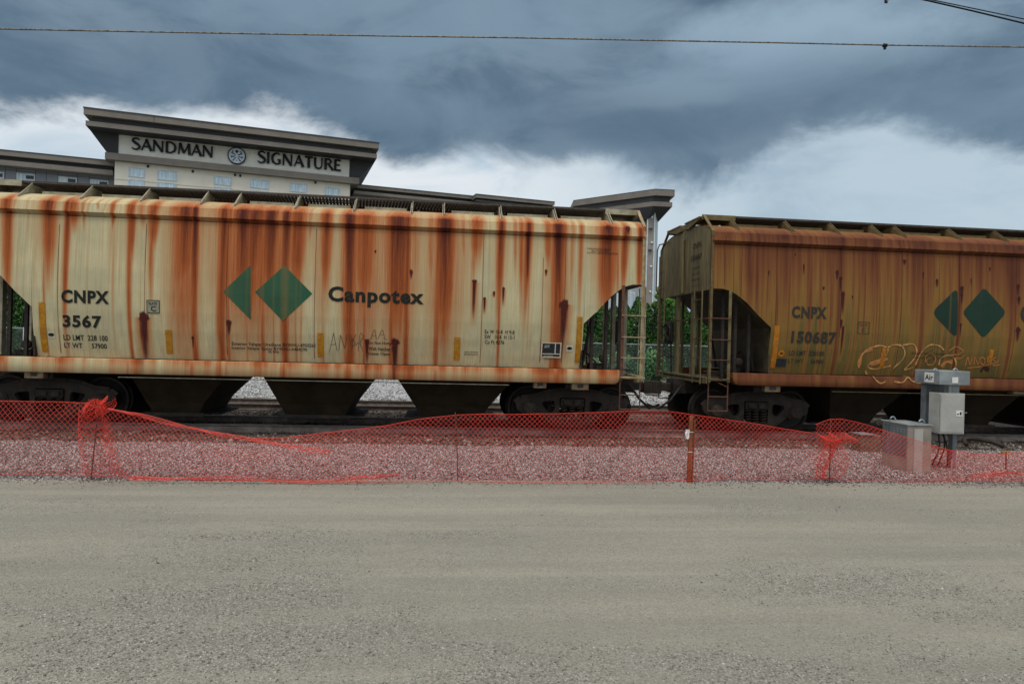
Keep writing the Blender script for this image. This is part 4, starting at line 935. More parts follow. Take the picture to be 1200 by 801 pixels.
blob2 = [(981, 319, 2.6, 12), (985, 326, 2.4, 20), (988, 344, 2.8, 30), (986, 376, 2, 12), (988, 384, 2, 40), (932, 297, 1.3, 4), (942, 311, 1.5, 14), (965, 337, 1.6, 5), (1060, 306, 2.4, 6), (1098, 329, 2.2, 10), (1082, 321, 1.5, 8), (1127, 338, 3.0, 18), (1127, 346, 2.5, 14), (1126, 380, 1.5, 20), (1193, 335, 2.6, 16), (1194, 350, 2.8, 10), (1193, 386, 3.6, 18), (1160, 314, 1.5, 6), (1090, 404, 1.6, 5), (1154, 430, 3.2, 0), (1157, 433, 3.2, 0), (1150, 434, 2.5, 0), (1138, 328, 1.4, 10), (999, 347, 1.2, 4), (901, 318, 1.2, 8)]
_, zlow2 = car2.loc(902, 384); _, zhi2 = car2.loc(842, 338)
xiV2 = -(atY(902.5, 400, YB+.05).x - xc2); xeV2 = -(atY(856, 338, YB).x - xc2)
shell(car2, S2, seam2, blob2, m_c2, (zlow2, zhi2), (xiV2, xeV2), br2)
car2.rust_full = (car2.rust[0], car2.rust[1]*1.3, car2.rust[2]*1.8)
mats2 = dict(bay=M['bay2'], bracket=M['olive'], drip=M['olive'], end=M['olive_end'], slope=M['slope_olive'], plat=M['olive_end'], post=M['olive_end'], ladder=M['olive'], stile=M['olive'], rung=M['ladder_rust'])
gp2 = [862, 926, 988+0, 995+21, 1078-30, 1152-30]
gp2 = [865, 930, 984, 1034, 1062, 1127, 1182]
g2 = [atY(p, 262, TR-1.50).x - xc2 for p in gp2]; last = g2[-1]
while last < Lc-1.2: last += 1.15; g2.append(last)
bays2 = [(-b, -a, -d_, -c_) for (a, b, c_, d_) in bays1]
dx2 = lambda p: atY(p, 475, TR-.9).x-xc2
bays2 = [(a, b, c_, d_) for (a, b, c_, d_) in bays1]
running_gear(car2, BX, mats2, ZBRD-.02, g2, bays2, light='olive')
xs2 = -(atY(859, 440, YB).x - xc2)
car2.sill_extra = .28
sill(car2, 1.045, 1.30, -xs2, xs2, m_c2)
cut2 = (xiV2, xeV2, zlow2); end_gear(car2, -1, mats2, ZBRD-.02, zhi2, cut2); end_gear(car2, 1, mats2, ZBRD-.02, zhi2, cut2, detail=False)
for (a, b_, c_, d_) in ((892, 448, 910, 458.5), (1120+60, 452, 1197, 461)):
    p0 = car2.loc(a, d_); p1 = car2.loc(c_, b_)
    po = MB().box(p0[0], p1[0], -1.57, -1.40, p0[1], 1.05).build('jacking_pad', M['pad'], car2.e, bevel=.012)
    cx = (p0[0]+p1[0])/2; MB().box(cx-.07, cx+.07, -1.575, -1.565, p0[1]+.05, p0[1]+.13).build('slot', M['steel_dark'], po)
F_ = M['black_faded']
text(car2, 'CNPX', (927.5, 359, 969, 373), F_, .05); text(car2, '150687', (926.5, 388, 980.5, 402.5), F_, .05)
text(car2, 'LD LMT  220100', (924, 411, 966, 416.5), F_, .02); text(car2, 'LT WT     56900', (923, 420.5, 965, 425.5), F_, .02)
gridpoly(car2, 'emblem', [(1122, 336.5), (1091.5, 366), (1121, 397)], M['greendecal2'], rnd=.17)
gridpoly(car2, 'emblem', [(1153, 336.5), (1127.5, 366), (1152, 396.5), (1179, 366)], M['greendecal2'], rnd=.10)
text(car2, 'C', (1195, 356, 1213, 379), F_, .03)
rect(car2, 'reflective_strip', (905.5, 381, 911.5, 431), M['orange_strip'], .008, 14)
rect(car2, 'reflective_strip', (1032, 407, 1037, 431), M['orange_strip']); rect(car2, 'reflective_strip', (1158, 409, 1163, 428), M['orange_strip'])
frame(car2, (1005, 377, 1018.5, 391), F_, t=.7); text(car2, 'PLATE', (1007.5, 379.5, 1016, 382), F_, .01, off=.008); text(car2, 'C', (1009.5, 384, 1014, 388.5), F_, .02, off=.008)
text(car2, 'Exterior Valspar Urethane', (1068, 413, 1109, 416), F_, .01); text(car2, 'Interior Epoxy lined', (1070, 418, 1105, 421), F_, .01)
rect(car2, 'stencil_panel', (909, 420, 921, 429.5), M['blackpanel'], .012, 1)
c = car2.loc(915.3, 413.8); V = [(c[0]+.075*math.cos(q*math.pi/10), c[1]+.075*math.sin(q*math.pi/10)) for q in range(20)]
decal(car2, 'stencil_mark', V, [tuple(range(20))], M['orange_strip'], .005)
V = [(c[0]+.035*math.cos(q*math.pi/4), c[1]+.02*math.sin(q*math.pi/4)) for q in range(8)]; decal(car2, 'stencil_mark', V, [tuple(range(8))], M['black'], .008)
# spray-painted throw-up
G1 = [[(1006, 431), (1008, 420), (1014, 411), (1024, 406), (1034, 405), (1040, 409), (1038, 416), (1030, 421), (1020, 425), (1017, 430), (1026, 432), (1044, 428)],
      [(1036, 410), (1046, 404), (1056, 405), (1060, 412), (1058, 420), (1050, 428), (1046, 432)],
      [(1058, 404), (1070, 403), (1074, 411), (1071, 420), (1064, 428), (1060, 433), (1070, 430)],
      [(1072, 428), (1080, 412), (1090, 404), (1100, 405), (1106, 410)], [(1100, 428), (1102, 420), (1110, 416), (1118, 419), (1120, 428), (1116, 434)],
      [(1014, 434), (1017, 442), (1024, 448), (1030, 446)], [(1040, 446), (1050, 447), (1056, 441), (1062, 446), (1076, 448)]]
G2 = [[(1084, 424), (1085, 417), (1091, 414), (1096, 419), (1094, 426), (1087, 427), (1086, 421), (1092, 419)], [(1112, 411), (1120, 406), (1128, 411), (1122, 415), (1113, 416), (1124, 420), (1130, 416)],
      [(1131, 428), (1134, 418), (1136, 427), (1139, 418)], [(1141, 427), (1142, 418), (1146, 427), (1147, 418)], [(1150, 418), (1148, 423), (1152, 427), (1154, 421), (1150, 418)], [(1157, 427), (1157, 418), (1160, 421), (1157, 423), (1161, 428)], [(1167, 418), (1163, 421), (1167, 424), (1163, 428), (1172, 427)], [(1133, 431), (1150, 429), (1168, 424), (1169, 421)]]
for g_ in G1: scrawl(car2, [g_], M['graffiti_pale'], .030, wf=.35)
for g_ in G2: scrawl(car2, [g_], M['graffiti'], .020, wf=.25)
scrawl(car2, [[(1006, 429), (1010, 415), (1022, 408)], [(1034, 425), (1034, 412)], [(1020, 427), (1040, 420)], [(1103, 430), (1108, 424), (1116, 424)]], M['graffiti'], .07, off=.007, wf=.3)
# faint number on the end of the right car
V, F = flat2d('text', 'CNPX', bold=.02)
def endtext(s, y0, y1, z0, z1, bold=.02):
    V, F = flat2d('text', s, bold=bold); a = min(v.x for v in V); b = max(v.x for v in V); c = min(v.y for v in V); d = max(v.y for v in V)
    # seen from outside the left end, +x of the text runs toward the near side
    vs = [(-Lc-.004, y0 + (v.x-a)/(b-a)*(y1-y0), z0+(v.y-c)/(d-c)*(z1-z0)) for v in V]
    me = bpy.data.meshes.new('lettering'); me.from_pydata(vs, [], F); me.materials.append(M['black_faded']); o = bpy.data.objects.new('lettering', me); COL.objects.link(o); o.parent = car2.e
endtext('CNPX', -.55, -1.05, 3.98, 4.10); endtext('150687', -.48, -1.08, 3.72, 3.84)
for i, s in enumerate(['AIR BRAKE', 'AB VALVE', 'PIPE', 'CYL 10 X 12', 'RETAINER 4']): endtext(s, -.55, -1.0, 3.52-i*.13, 3.57-i*.13, .01)

# ------------------------------------------------------------------ orange net fence
def netpanel(cols, mt, parent=None, name='net', cell=.067, rows=22, seed=1, wf=None, rad=.0023, cord=True):
    """cols(x) -> (bottom vec, top vec, bulge); x from x0 to x1. Real strands, knotted as diamonds."""
    f, x0, x1 = cols; rg = random.Random(seed); n = int((x1-x0)/cell); V = []; F = []
    def node(i, j):
        x = x0 + (i + (.5 if j % 2 else 0))*cell; b, t, bulge = f(min(x, x1)); v = j/rows
        p = b.lerp(t, v); p.y += bulge*math.sin(v*math.pi) + .035*mnoise.noise((x*1.3, v*2.2, seed)) + .012*mnoise.noise((x*6, v*7, seed+4))
        p.x += .03*mnoise.noise((x*1.7, v*2.5, seed+9)) ; p.z += .018*mnoise.noise((x*2.1, v*3, seed+2))*(1 if 0 < j < rows else .6)
        return p
    N = [[node(i, j) for i in range(n+1)] for j in range(rows+1)]
    def strand(a, b, r):
        d = (b-a); L = d.length
        if L < 1e-5: return
        d /= L; s_ = d.cross(Vector((0, 1, 0)));
        if s_.length < .05: s_ = Vector((0, 0, 1))
        s_.normalize(); q = d.cross(s_); k = len(V)
        for p in (a-d*r*.5, b+d*r*.5):
            V.extend([p+s_*r, p+q*r*.7, p-s_*r, p-q*r*.7])
        F.extend([(k, k+1, k+5, k+4), (k+1, k+2, k+6, k+5), (k+2, k+3, k+7, k+6), (k+3, k, k+4, k+7)])
    for j in range(rows):
        for i in range(n+1):
            a = N[j][i]
            if j % 2 == 0:
                strand(a, N[j+1][i], rad)
                if i > 0: strand(a, N[j+1][i-1], rad)
            else:
                strand(a, N[j+1][i], rad)
                if i < n: strand(a, N[j+1][i+1], rad)
    if cord:
        for j in (0, rows):
            for i in range(n): strand(N[j][i], N[j][i+1], rad*1.5)
    return npmesh(name, [tuple(v) for v in V], F, mt, parent)
def curve_px(pts, yplane):
    P = [atY(px, py, yplane) for px, py in pts]; return [p.x for p in P], [p.z for p in P]
YF = 9.33
TX, TZ = curve_px([(-40, 470), (0, 470), (60, 470), (98, 472), (112, 477), (140, 482), (170, 489), (210, 498), (250, 506), (290, 513), (330, 513), (370, 508), (410, 504), (450, 499), (490, 491), (536, 485.5), (600, 485), (680, 483.5), (740, 481.5), (785, 481.5), (808, 486), (840, 489), (880, 496), (920, 502), (950, 507), (975, 513), (990, 520)], YF+.02)
BXp = [atZ(px, py, .02) for px, py in [(-40, 557), (0, 557), (60, 557.5), (105, 558), (160, 561), (220, 563), (300, 564), (400, 565.5), (536, 564.5), (640, 566), (760, 565), (808, 563), (880, 562.5), (970, 562), (1060, 565), (1130, 564), (1200, 564), (1260, 564)]]
bX = [p.x for p in BXp]; bY = [p.y for p in BXp]
def fA(x):
    h = float(np.interp(x, TX, TZ)); yb = float(np.interp(x, bX, bY))
    full = .93; slack = max(0, full-h)
    return Vector((x, yb, .03)), Vector((x, YF+.02, h)), -.05-.25*slack
net1 = netpanel((fA, TX[0], TX[-1]), M['net'], name='safety_net', rows=26, seed=1)
tag(net1, 'long red orange plastic mesh net sagging along the pale gravel', 'safety net')
T2X, T2Z = curve_px([(955, 497), (962, 494), (972, 491), (985, 490.5), (1005, 495), (1030, 502), (1060, 511), (1090, 521), (1115, 527.5), (1140, 531), (1170, 532), (1200, 530), (1250, 527)], YF-.06)
def fB(x):
    h = float(np.interp(x, T2X, T2Z)); yb = float(np.interp(x, bX, bY)) - .02
    slack = max(0, .9-h); return Vector((x+.04, yb, .03)), Vector((x, YF-.06, h)), -.06-.3*slack
net2 = netpanel((fB, T2X[0], T2X[-1]), M['net'], name='safety_net', rows=26, seed=5)
tag(net2, 'second red orange mesh net dropping from the right rod past the grey cabinets', 'safety net')
# loose folds of the net round the stakes, and the fallen hem
def fold(pts_top, pts_bot, seed, rows=14, cell=.05, rad=.0028, parent=None, bul=-.08):
    a, b = pts_top; xs0, xs1 = a.x, b.x; c, d_ = pts_bot
    def f(x):
        t = (x-xs0)/(xs1-xs0); q = .07*math.sin(t*9+seed); return c.lerp(d_, t)+Vector((0, q, 0)), a.lerp(b, t)+Vector((0, q*1.4, .03*math.sin(t*14+seed))), bul
    return netpanel((f, xs0, xs1), M['net'], parent=parent, name='fold', rows=rows, cell=cell, seed=seed, rad=rad, cord=False)
fold((atY(94, 478, YF-.05), atY(128, 470, YF-.12)), (atY(96, 556, YF-.12), atY(152, 557, YF-.12)), 3, 26, .05, parent=net1)
fold((atY(98, 474, YF-.10), atY(131, 464, YF-.10)), (atY(100, 496, YF-.15), atY(128, 482, YF-.05)), 8, 12, .028, parent=net1, bul=-.16)
fold((atY(103, 470, YF-.02), atY(131, 468, YF-.02)), (atY(110, 488, YF-.15), atY(124, 484, YF-.05)), 12, 10, .024, parent=net1, bul=.14)
fold((atY(958, 507, YF-.08), atY(990, 508, YF-.1)), (atY(962, 520, YF-.16), atY(998, 518, YF-.1)), 15, 10, .03, parent=net2, bul=-.14)
fold((atY(973, 514, YF-.12), atY(990, 514, YF-.12)), (atY(957, 560, YF-.16), atY(968, 560, YF-.16)), 19, 22, .03, parent=net2, bul=.05)
def hem(pts, y, z=None, seed=0, r=.03):
    rg = random.Random(seed); b = MB(); P = [atY(px, py, y) for px, py in pts]
    for k in range(5):
        ph = rg.uniform(0, 6); Q = []
        for i in range(len(P)-1):
            for t in np.linspace(0, 1, 14, endpoint=False):
                p = P[i].lerp(P[i+1], t); s_ = p.x*2.6+ph; w_ = r*(.6+.5*math.sin(p.x*.9+k))
                Q.append(p+Vector((0, w_*math.cos(s_), w_*math.sin(s_*1.31+k))))
        b.tube(Q, .003, 4)
    return b.build('fold', M['net'], net1)
hem([(125, 479), (165, 486), (210, 497), (260, 510), (310, 519), (350, 524), (390, 528)], YF-.1, seed=2, r=.035)
hem([(150, 559), (220, 561), (300, 562), (380, 563), (430, 560), (470, 556)], YF-.25, seed=4, r=.03)
hem([(1140, 559), (1170, 556), (1200, 552), (1240, 548)], YF-.25, seed=6, r=.04)

# stakes and posts
def stake(px_t, py_t, px_b, py_b, r, mt, name, label, cat, y=YF-.05):
    a = atY(px_b, py_b, y); b = atY(px_t, py_t, y); a = Vector((a.x, y, 0)); e = empty(name, a, label=label, cat=cat, group='stakes holding the net')
    MB().tube([Vector((0, 0, -.1)), (b-a)*.5+Vector((.004, 0, 0)), b-a], r, 8).build('rod', mt, e)
    return e
stake(116, 474, 106, 557, .008, M['rod'], 'stake', 'thin rusty stake leaning under the bunched net at the left', 'stake')
stake(533.5, 483, 537, 564, .008, M['rod'], 'stake', 'thin rusty stake between the left wheel set and the orange post', 'stake')
stake(973.5, 490, 972, 561, .008, M['rod'], 'stake', 'thin dark stake with net knotted at mid height, left of the grey cabinets', 'stake')
stake(1115.5, 538, 1113.5, 562, .010, M['pvc'], 'stake', 'short pinkish stub pipe in front of the tall grey cabinet', 'stake', YF+.1)
stake(1120.5, 538, 1119.5, 560, .010, M['pvc'], 'stake', 'short pinkish stub pipe right beside the other, in front of the tall grey cabinet', 'stake', YF+.13)
e = stake(1179, 529, 1178.5, 552, .012, M['rod'], 'stake', 'short dark stake with an orange cross bar at the far right', 'stake', YF+.9)
a = atY(1179, 529, YF+.9)-e.location
MB().box(a.x-.08, a.x+.08, a.y-.01, a.y+.01, a.z-.02, a.z+.005).build('cross_bar', M['orange_strip'], e)
pb = atY(807.5, 563, YF-.05); pt = atY(811, 487, YF-.05)
e = empty('fence_post', (pb.x, YF-.05, 0), label='rusty orange angle post standing at the high point of the net', cat='post')
t_ = pt-Vector((pb.x, YF-.05, 0))
MB().hull8([(-.035, -.02, -.1), (.015, -.02, -.1), (.015, .02, -.1), (-.035, .02, -.1)], [(t_.x-.035, -.02, t_.z), (t_.x+.015, -.02, t_.z), (t_.x+.015, .02, t_.z), (t_.x-.035, .02, t_.z)]).build('post_face', M['post_orange'], e, bevel=.004)
MB().hull8([(.035, .0, -.1), (.055, .0, -.1), (.055, .03, -.1), (.035, .03, -.1)], [(t_.x+.035, .0, t_.z-.06), (t_.x+.055, .0, t_.z-.06), (t_.x+.055, .03, t_.z-.06), (t_.x+.035, .03, t_.z-.06)]).build('post_flange', M['post_orange'], e)
for z in (.42, .70): MB().box(-.04+t_.x*z, .02+t_.x*z, -.028, -.024, z, z+.008).build('tie_wire', M['paper'], e)
c0 = atY(803.5, 503, YF-.09); c1 = atY(807.5, 514, YF-.09)
b = MB(); n_ = 5
for i in range(n_+1):
    for j in range(n_+1): b.v.append((c0.x+(c1.x-c0.x)*i/n_+.006*math.sin(j*2), YF-.09+.012*math.sin(i*1.7+j), c0.z+(c1.z-c0.z)*j/n_+.004*math.sin(i*3)))
for i in range(n_):
    for j in range(n_): k = i*(n_+1)+j; b.f.append((k, k+1, k+n_+2, k+n_+1))
o = b.build('paper_tag', M['paper'], None, fix=False); tag(o, 'crumpled white tag stuck on the net at the orange post', 'tag')
so = o.modifiers.new('s', 'SOLIDIFY'); so.thickness = .002
c0 = atY(1008, 507.5, 11.9); c1 = atY(1026, 511, YF+.15); c2 = atY(1011, 527, YF+.15)
mb = empty('meter_box', (c0.x, 11.9, 0), label='small brown box with white edged lid behind the net, left of the perforated box', cat='meter box')
MB().box(.01, .42, 0, .30, -.03, c0.z-.035).build('box_body', M['tie'], mb, bevel=.01)
MB().box(0, .28, -.02, .30, c0.z-.034, c0.z-.012).build('lid', M['galv'], mb, bevel=.004)
# ------------------------------------------------------------------ trackside cabinets
YC = 10.25
ca = atZ(1112, 548, .0)
def cab_local(px, py, y, e): p = atY(px, py, y); return p.x-e.location.x, p.z
base = atY(1112, 545, YC)
e = empty('signal_cabinet', (base.x, YC, 0), math.radians(0), label='tall grey signal cabinet on a zinc pillar under a flat cap beam, marked Air', cat='signal cabinet')
def bx3(name, px0, px1, py0, py1, y0, y1, mt, parent, bevel=.006, extra=None):
    a = atY(px0, py1, y0); b2 = atY(px1, py0, y0)
    m_ = MB().box(a.x-e.location.x, b2.x-e.location.x, y0-YC, y1-YC, a.z, b2.z)
    return m_.build(name, mt, parent, bevel=bevel)
bx3('cabinet_box', 1100, 1131, 461, 508, YC-.12, YC+.12, M['cabinet'], e)
cbx = bx3('door_panel', 1102, 1129.5, 463, 506, YC-.128, YC-.118, M['cabinet'], e, .002)
bx3('door_seam', 1101.0, 1101.6, 462, 507, YC-.124, YC-.119, M['galv_dark'], e, 0)
st_ = bx3('sticker', 1120.5, 1128, 481, 487.5, YC-.133, YC-.127, M['white'], e, 0)
bx3('sticker_mark', 1125, 1127, 482.5, 486, YC-.136, YC-.132, M['black'], e, 0)
bx3('sticker_mark', 1121.5, 1124, 484.5, 485.5, YC-.136, YC-.132, M['black'], e, 0)
pq = atY(1131, 483.5, YC-.05)-e.location; MB().tube([(pq.x, pq.y, pq.z), (pq.x+.03, pq.y, pq.z)], .008, 8).build('latch', M['galv'], e)
# pillar
bx3('pillar', 1112, 1124.5, 449, 462, YC-.02, YC+.10, M['galv'], e, .004)
bx3('pillar', 1084, 1109, 449, 497, YC+.30, YC+.42, M['galv_dark'], e, .004)
bx3('pillar', 1115.5, 1121.5, 505, 548, YC-.0, YC+.10, M['galv_dark'], e, .004)
# cap beam
bx3('cap_beam', 1101, 1137, 435, 450.5, YC-.10, YC+.48, M['galv'], e, .006)
for px, dy in ((1119.5, .0), (1096, .40)):
    p = atY(px, 436, YC+dy)-e.location; q = [(p.x+.045*math.cos(t), p.y, p.z-.02+.065*math.sin(t)*1.2) for t in np.linspace(0, math.pi, 13)]
    MB().tube([(q[0][0], q[0][1], q[0][2]-.03)]+q+[(q[-1][0], q[-1][1], q[-1][2]-.03)], .013, 8).build('lifting_eye', M['galv'], e, smooth=True)
bx3('sticker', 1116, 1123, 442, 448.5, YC-.108, YC-.101, M['white'], e, 0)
bx3('sticker', 1116, 1123, 452, 458, YC-.028, YC-.021, M['galv'], e, 0)
# label on the side face of the beam
pb0 = atY(1101, 450.5, YC-.10)-e.location; pb1 = atY(1101, 435, YC-.10)-e.location; H = pb1.z-pb0.z
fx = pb0.x-.004
MB().box(fx-.003, fx, .02, .24, pb0.z+H*.12, pb0.z+H*.88).build('sign_plate', M['white'], e)
V, F = flat2d('text', 'Air', bold=.03); a0 = min(v.x for v in V); a1 = max(v.x for v in V); b0 = min(v.y for v in V); b1 = max(v.y for v in V)
MB().add([(fx-.005, .22-(v.x-a0)/(a1-a0)*.18, pb0.z+H*.30+(v.y-b0)/(b1-b0)*H*.42) for v in V], F).build('lettering', M['black'], e, fix=False)
cbb = MB()
for s_ in ((1100, 510, 1092, 545, .1), (1106, 508, 1099, 545, .25), (1110, 508, 1115, 540, .15), (1104, 508, 1110, 546, .05)):
    p = atY(s_[0], s_[1]-2, YC+s_[4])-e.location; q = atY(s_[2], s_[3], YC+s_[4])-e.location; mid = (p+q)/2+Vector((.05, 0, -.04)); cbb.tube([p, p.lerp(mid, .6)+Vector((.02, 0, 0)), mid, q], .012, 6)
cbb.build('cable', M['steel_dark'], e, smooth=True)
# low box
YL = 9.95
lo0 = atY(1063, 548, YL); lo1 = atY(1092, 499, YL)
e2 = empty('equipment_box', (lo0.x, YL, 0), label='low weathered box with perforated side left of the tall grey cabinet', cat='equipment box')
w_ = lo1.x-lo0.x; h_ = lo1.z
MB().box(0, w_, 0, .62, -.05, h_).build('box_body', M['concrete'], e2, bevel=.008)
MB().box(-.012, -.002, .03, .59, h_*.35, h_-.03).build('perforated_panel', M['galv_dark'], e2)
hb_ = MB()
for i in range(7):
    for j in range(9): hb_.lathe((-.012, .07+i*.08, h_-.07-j*.035), (-1, 0, 0), [(0, .010), (.003, .010)], 6)
hb_.build('perforation', M['galv'], e2)
MB().box(-.02, w_+.02, -.02, .64, h_+.002, h_+.022).build('lid', M['galv'], e2, bevel=.004)
MB().box(w_*.25, w_*.62, -.012, -.002, .02, h_-.05).build('front_plate', M['cabinet'], e2, bevel=.003)
for (x, y) in ((w_*.75, .10), (.08, .48)):
    q = [(x+.05*math.cos(t), y, h_+.02+.07*math.sin(t)) for t in np.linspace(0, math.pi, 11)]; MB().tube(q, .012, 8).build('lifting_eye', M['galv'], e2, smooth=True)
# rusty junk box and hoses right of it
p = atZ(1148, 524, 0); hs = MB()
pts = [Vector((p.x-.3+.6*t, p.y+.25*math.sin(t*5), .06+.10*math.sin(t*3.1))) for t in np.linspace(0, 1, 20)]
hs.tube(pts, .045, 10); o = hs.build('hose', M['truck'], None, smooth=True); tag(o, 'dark hose lying on the ballast right of the tall grey cabinet', 'hose')

# ------------------------------------------------------------------ overhead cables
def cable(pts, y, r, mt, label, sag=0):
    P = [atY(px, py, y) for px, py in pts]; a, b = P[0], P[-1]; d_ = (b-a)
    P = [a-d_*.8-Vector((0, 0, -.0))] + P + [b+d_*.8]
    Q = []
    for i in range(len(P)-1):
        for t in np.linspace(0, 1, 10, endpoint=False): Q.append(P[i].lerp(P[i+1], t))
    Q.append(P[-1]); e = empty('overhead_cable', Q[0], label=label, cat='cable')
    MB().tube([q-Q[0] for q in Q], r, 6).build('wire', mt, e, smooth=True); return e, P
e, P = cable([(0, 34), (150, 37), (300, 39.7), (450, 42.2), (600, 44.3), (750, 47.2), (900, 50), (1037, 53), (1200, 55.3)], 20, .022, M['wire'], 'single pale overhead cable running right across the whole sky')
p = atY(1037, 53.5, 20)-e.location; MB().lathe(p+Vector((-.08, 0, 0)), (1, 0, 0), [(0, .03), (.03, .06), (.13, .06), (.16, .03)], 10).box(p.x-.03, p.x+.03, p.y-.03, p.y+.03, p.z-.12, p.z).build('clamp', M['wire_black'], e)
cable([(1083, 0), (1140, 13), (1200, 27.5)], 16, .020, M['wire_black'], 'lower of the two black wires in the top right corner')
cable([(1092, 0), (1145, 11), (1200, 22.5)], 16, .013, M['wire_black'], 'upper of the two black wires in the top right corner')
p = atY(1038, -3, 16); e = empty('wire_splice', p, label='small dark wire splice hanging at the top edge left of the two black wires', cat='wire splice')
s_ = MB().tube([(.25, 0, .35), (.08, 0, .1), (0, 0, -.05)], .015, 6).tube([(.3, 0, .30), (.12, 0, .06), (.03, 0, -.15)], .015, 6).lathe((.0, 0, -.02), (0, 0, -1), [(0, .03), (.12, .03)], 8); s_.build('splice', M['wire_black'], e)

# ------------------------------------------------------------------ hotel
HA = math.radians(13.1); P0 = atD(272, 195, 70); P0.z = 0
EX = Vector((math.cos(HA), math.sin(HA), 0)); NY = Vector((-math.sin(HA), math.cos(HA), 0))
hotel = empty('hotel', P0, HA, label='grey and beige hotel with flat overhanging roofs and black sign letters behind the train', cat='hotel')
def hp(px, py, off=0):
    """pixel -> (s, z) on the hotel plane standing off metres in front of its main wall"""
    d = ray(px, py); o = Vector((0, 0, CAMZ)); q = P0 - NY*off; t = (q-o).dot(NY)/d.dot(NY); w_ = o+d*t; return (w_-P0).dot(EX), w_.z
H = {}
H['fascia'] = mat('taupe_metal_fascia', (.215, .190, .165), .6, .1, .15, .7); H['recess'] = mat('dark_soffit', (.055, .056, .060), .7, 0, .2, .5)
H['beige'] = mat('beige_stucco', (.74, .69, .60), .85, 0, .08, .6, .15, 8); H['grey'] = mat('blue_grey_panel', (.27, .29, .335), .6, 0, .12, .5)
H['joint'] = mat('panel_joint', (.07, .075, .085), .7); H['wframe'] = mat('white_window_frame', (.72, .76, .78), .5); H['letter'] = mat('black_sign_letter', (.012, .012, .014), .45)
H['logo'] = mat('pale_blue_logo_disc', (.62, .70, .78), .5, 0, .1, 1); H['blue'] = mat('navy_logo', (.02, .03, .05), .5)
H['light_band'] = mat('pale_sign_band', (.76, .74, .67), .8, 0, .08, .8)
gl = bpy.data.materials.new('window_glass'); gl.use_nodes = True; t = NT(gl.node_tree); b = t.n['Principled BSDF']
t.put(b.inputs['Base Color'], t.mix(t.smooth(t.noise(t.map(t.obj(), (6, 1, .4)), 1, 2), .4, .6), (.42, .55, .64), (.62, .74, .82))); b.inputs['Roughness'].default_value = .12
H['glass'] = gl
H['glass_dark'] = mat('dark_vent_glass', (.06, .07, .09), .3)
def hbox(name, s0, s1, z0, z1, y0, y1, mt, parent=hotel, bevel=0): return MB().box(s0, s1, y0, y1, z0, z1).build(name, mt, parent, bevel=bevel)
# main block
sL, _ = hp(134.3, 200); sR, _ = hp(410.8, 200)
OV = 1.8
sB0, zB0 = hp(123, 178, .6); sB1, zB1 = hp(421, 208.7, .6); zbt = (zB0+zB1)/2; _, zbb = hp(272, 200.8, .6)
f0, zf0 = hp(98, 126.5, OV+.25); f1, zf1 = hp(444.3, 168.2, OV+.25); zft = (zf0+zf1)/2
g0, zg0 = hp(100.3, 142, OV); g1_, zg1 = hp(441.8, 179.6, OV); zgt = (zg0+zg1)/2
_, zfb = hp(98, 133.6, OV+.25); _, zgb = hp(100.3, 146.8, OV)
hbox('wall', sL, sR, -1, zbb+.05, 0, 16, H['beige'])
hbox('sign_band', sL+.25, sR-.1, zbt-.02, zgb+.3, .05, 16, H['light_band'])
hbox('belt', sB0, sB1, zbb, zbt, -.6, 14, H['fascia'])
hbox('roof', f0, f1, zfb, zft, -OV-.25, 18, H['fascia']); hbox('roof_flashing', f0-.04, f1+.04, zft+.002, zft+.12, -OV-.3, 18.1, H['joint'])
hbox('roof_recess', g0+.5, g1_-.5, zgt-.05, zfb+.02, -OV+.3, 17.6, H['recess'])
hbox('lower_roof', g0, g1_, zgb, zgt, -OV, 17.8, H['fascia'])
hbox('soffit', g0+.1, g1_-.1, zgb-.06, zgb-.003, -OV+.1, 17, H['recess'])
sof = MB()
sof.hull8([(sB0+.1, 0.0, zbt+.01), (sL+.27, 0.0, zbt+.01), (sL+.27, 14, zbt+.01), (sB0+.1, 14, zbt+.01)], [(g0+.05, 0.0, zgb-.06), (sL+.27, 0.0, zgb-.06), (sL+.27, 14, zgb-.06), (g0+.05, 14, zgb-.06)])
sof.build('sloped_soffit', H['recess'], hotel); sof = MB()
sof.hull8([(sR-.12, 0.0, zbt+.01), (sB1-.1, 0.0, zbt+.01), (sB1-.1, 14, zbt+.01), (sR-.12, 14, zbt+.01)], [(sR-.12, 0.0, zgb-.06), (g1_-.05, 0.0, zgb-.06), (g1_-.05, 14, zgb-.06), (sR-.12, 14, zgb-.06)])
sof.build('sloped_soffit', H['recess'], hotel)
jt = MB(); sj, _ = hp(181, 140, OV); jt.box(sj-.03, sj+.03, -OV-.26, -OV-.2, zfb, zft); jt.build('roof_joint', H['joint'], hotel)
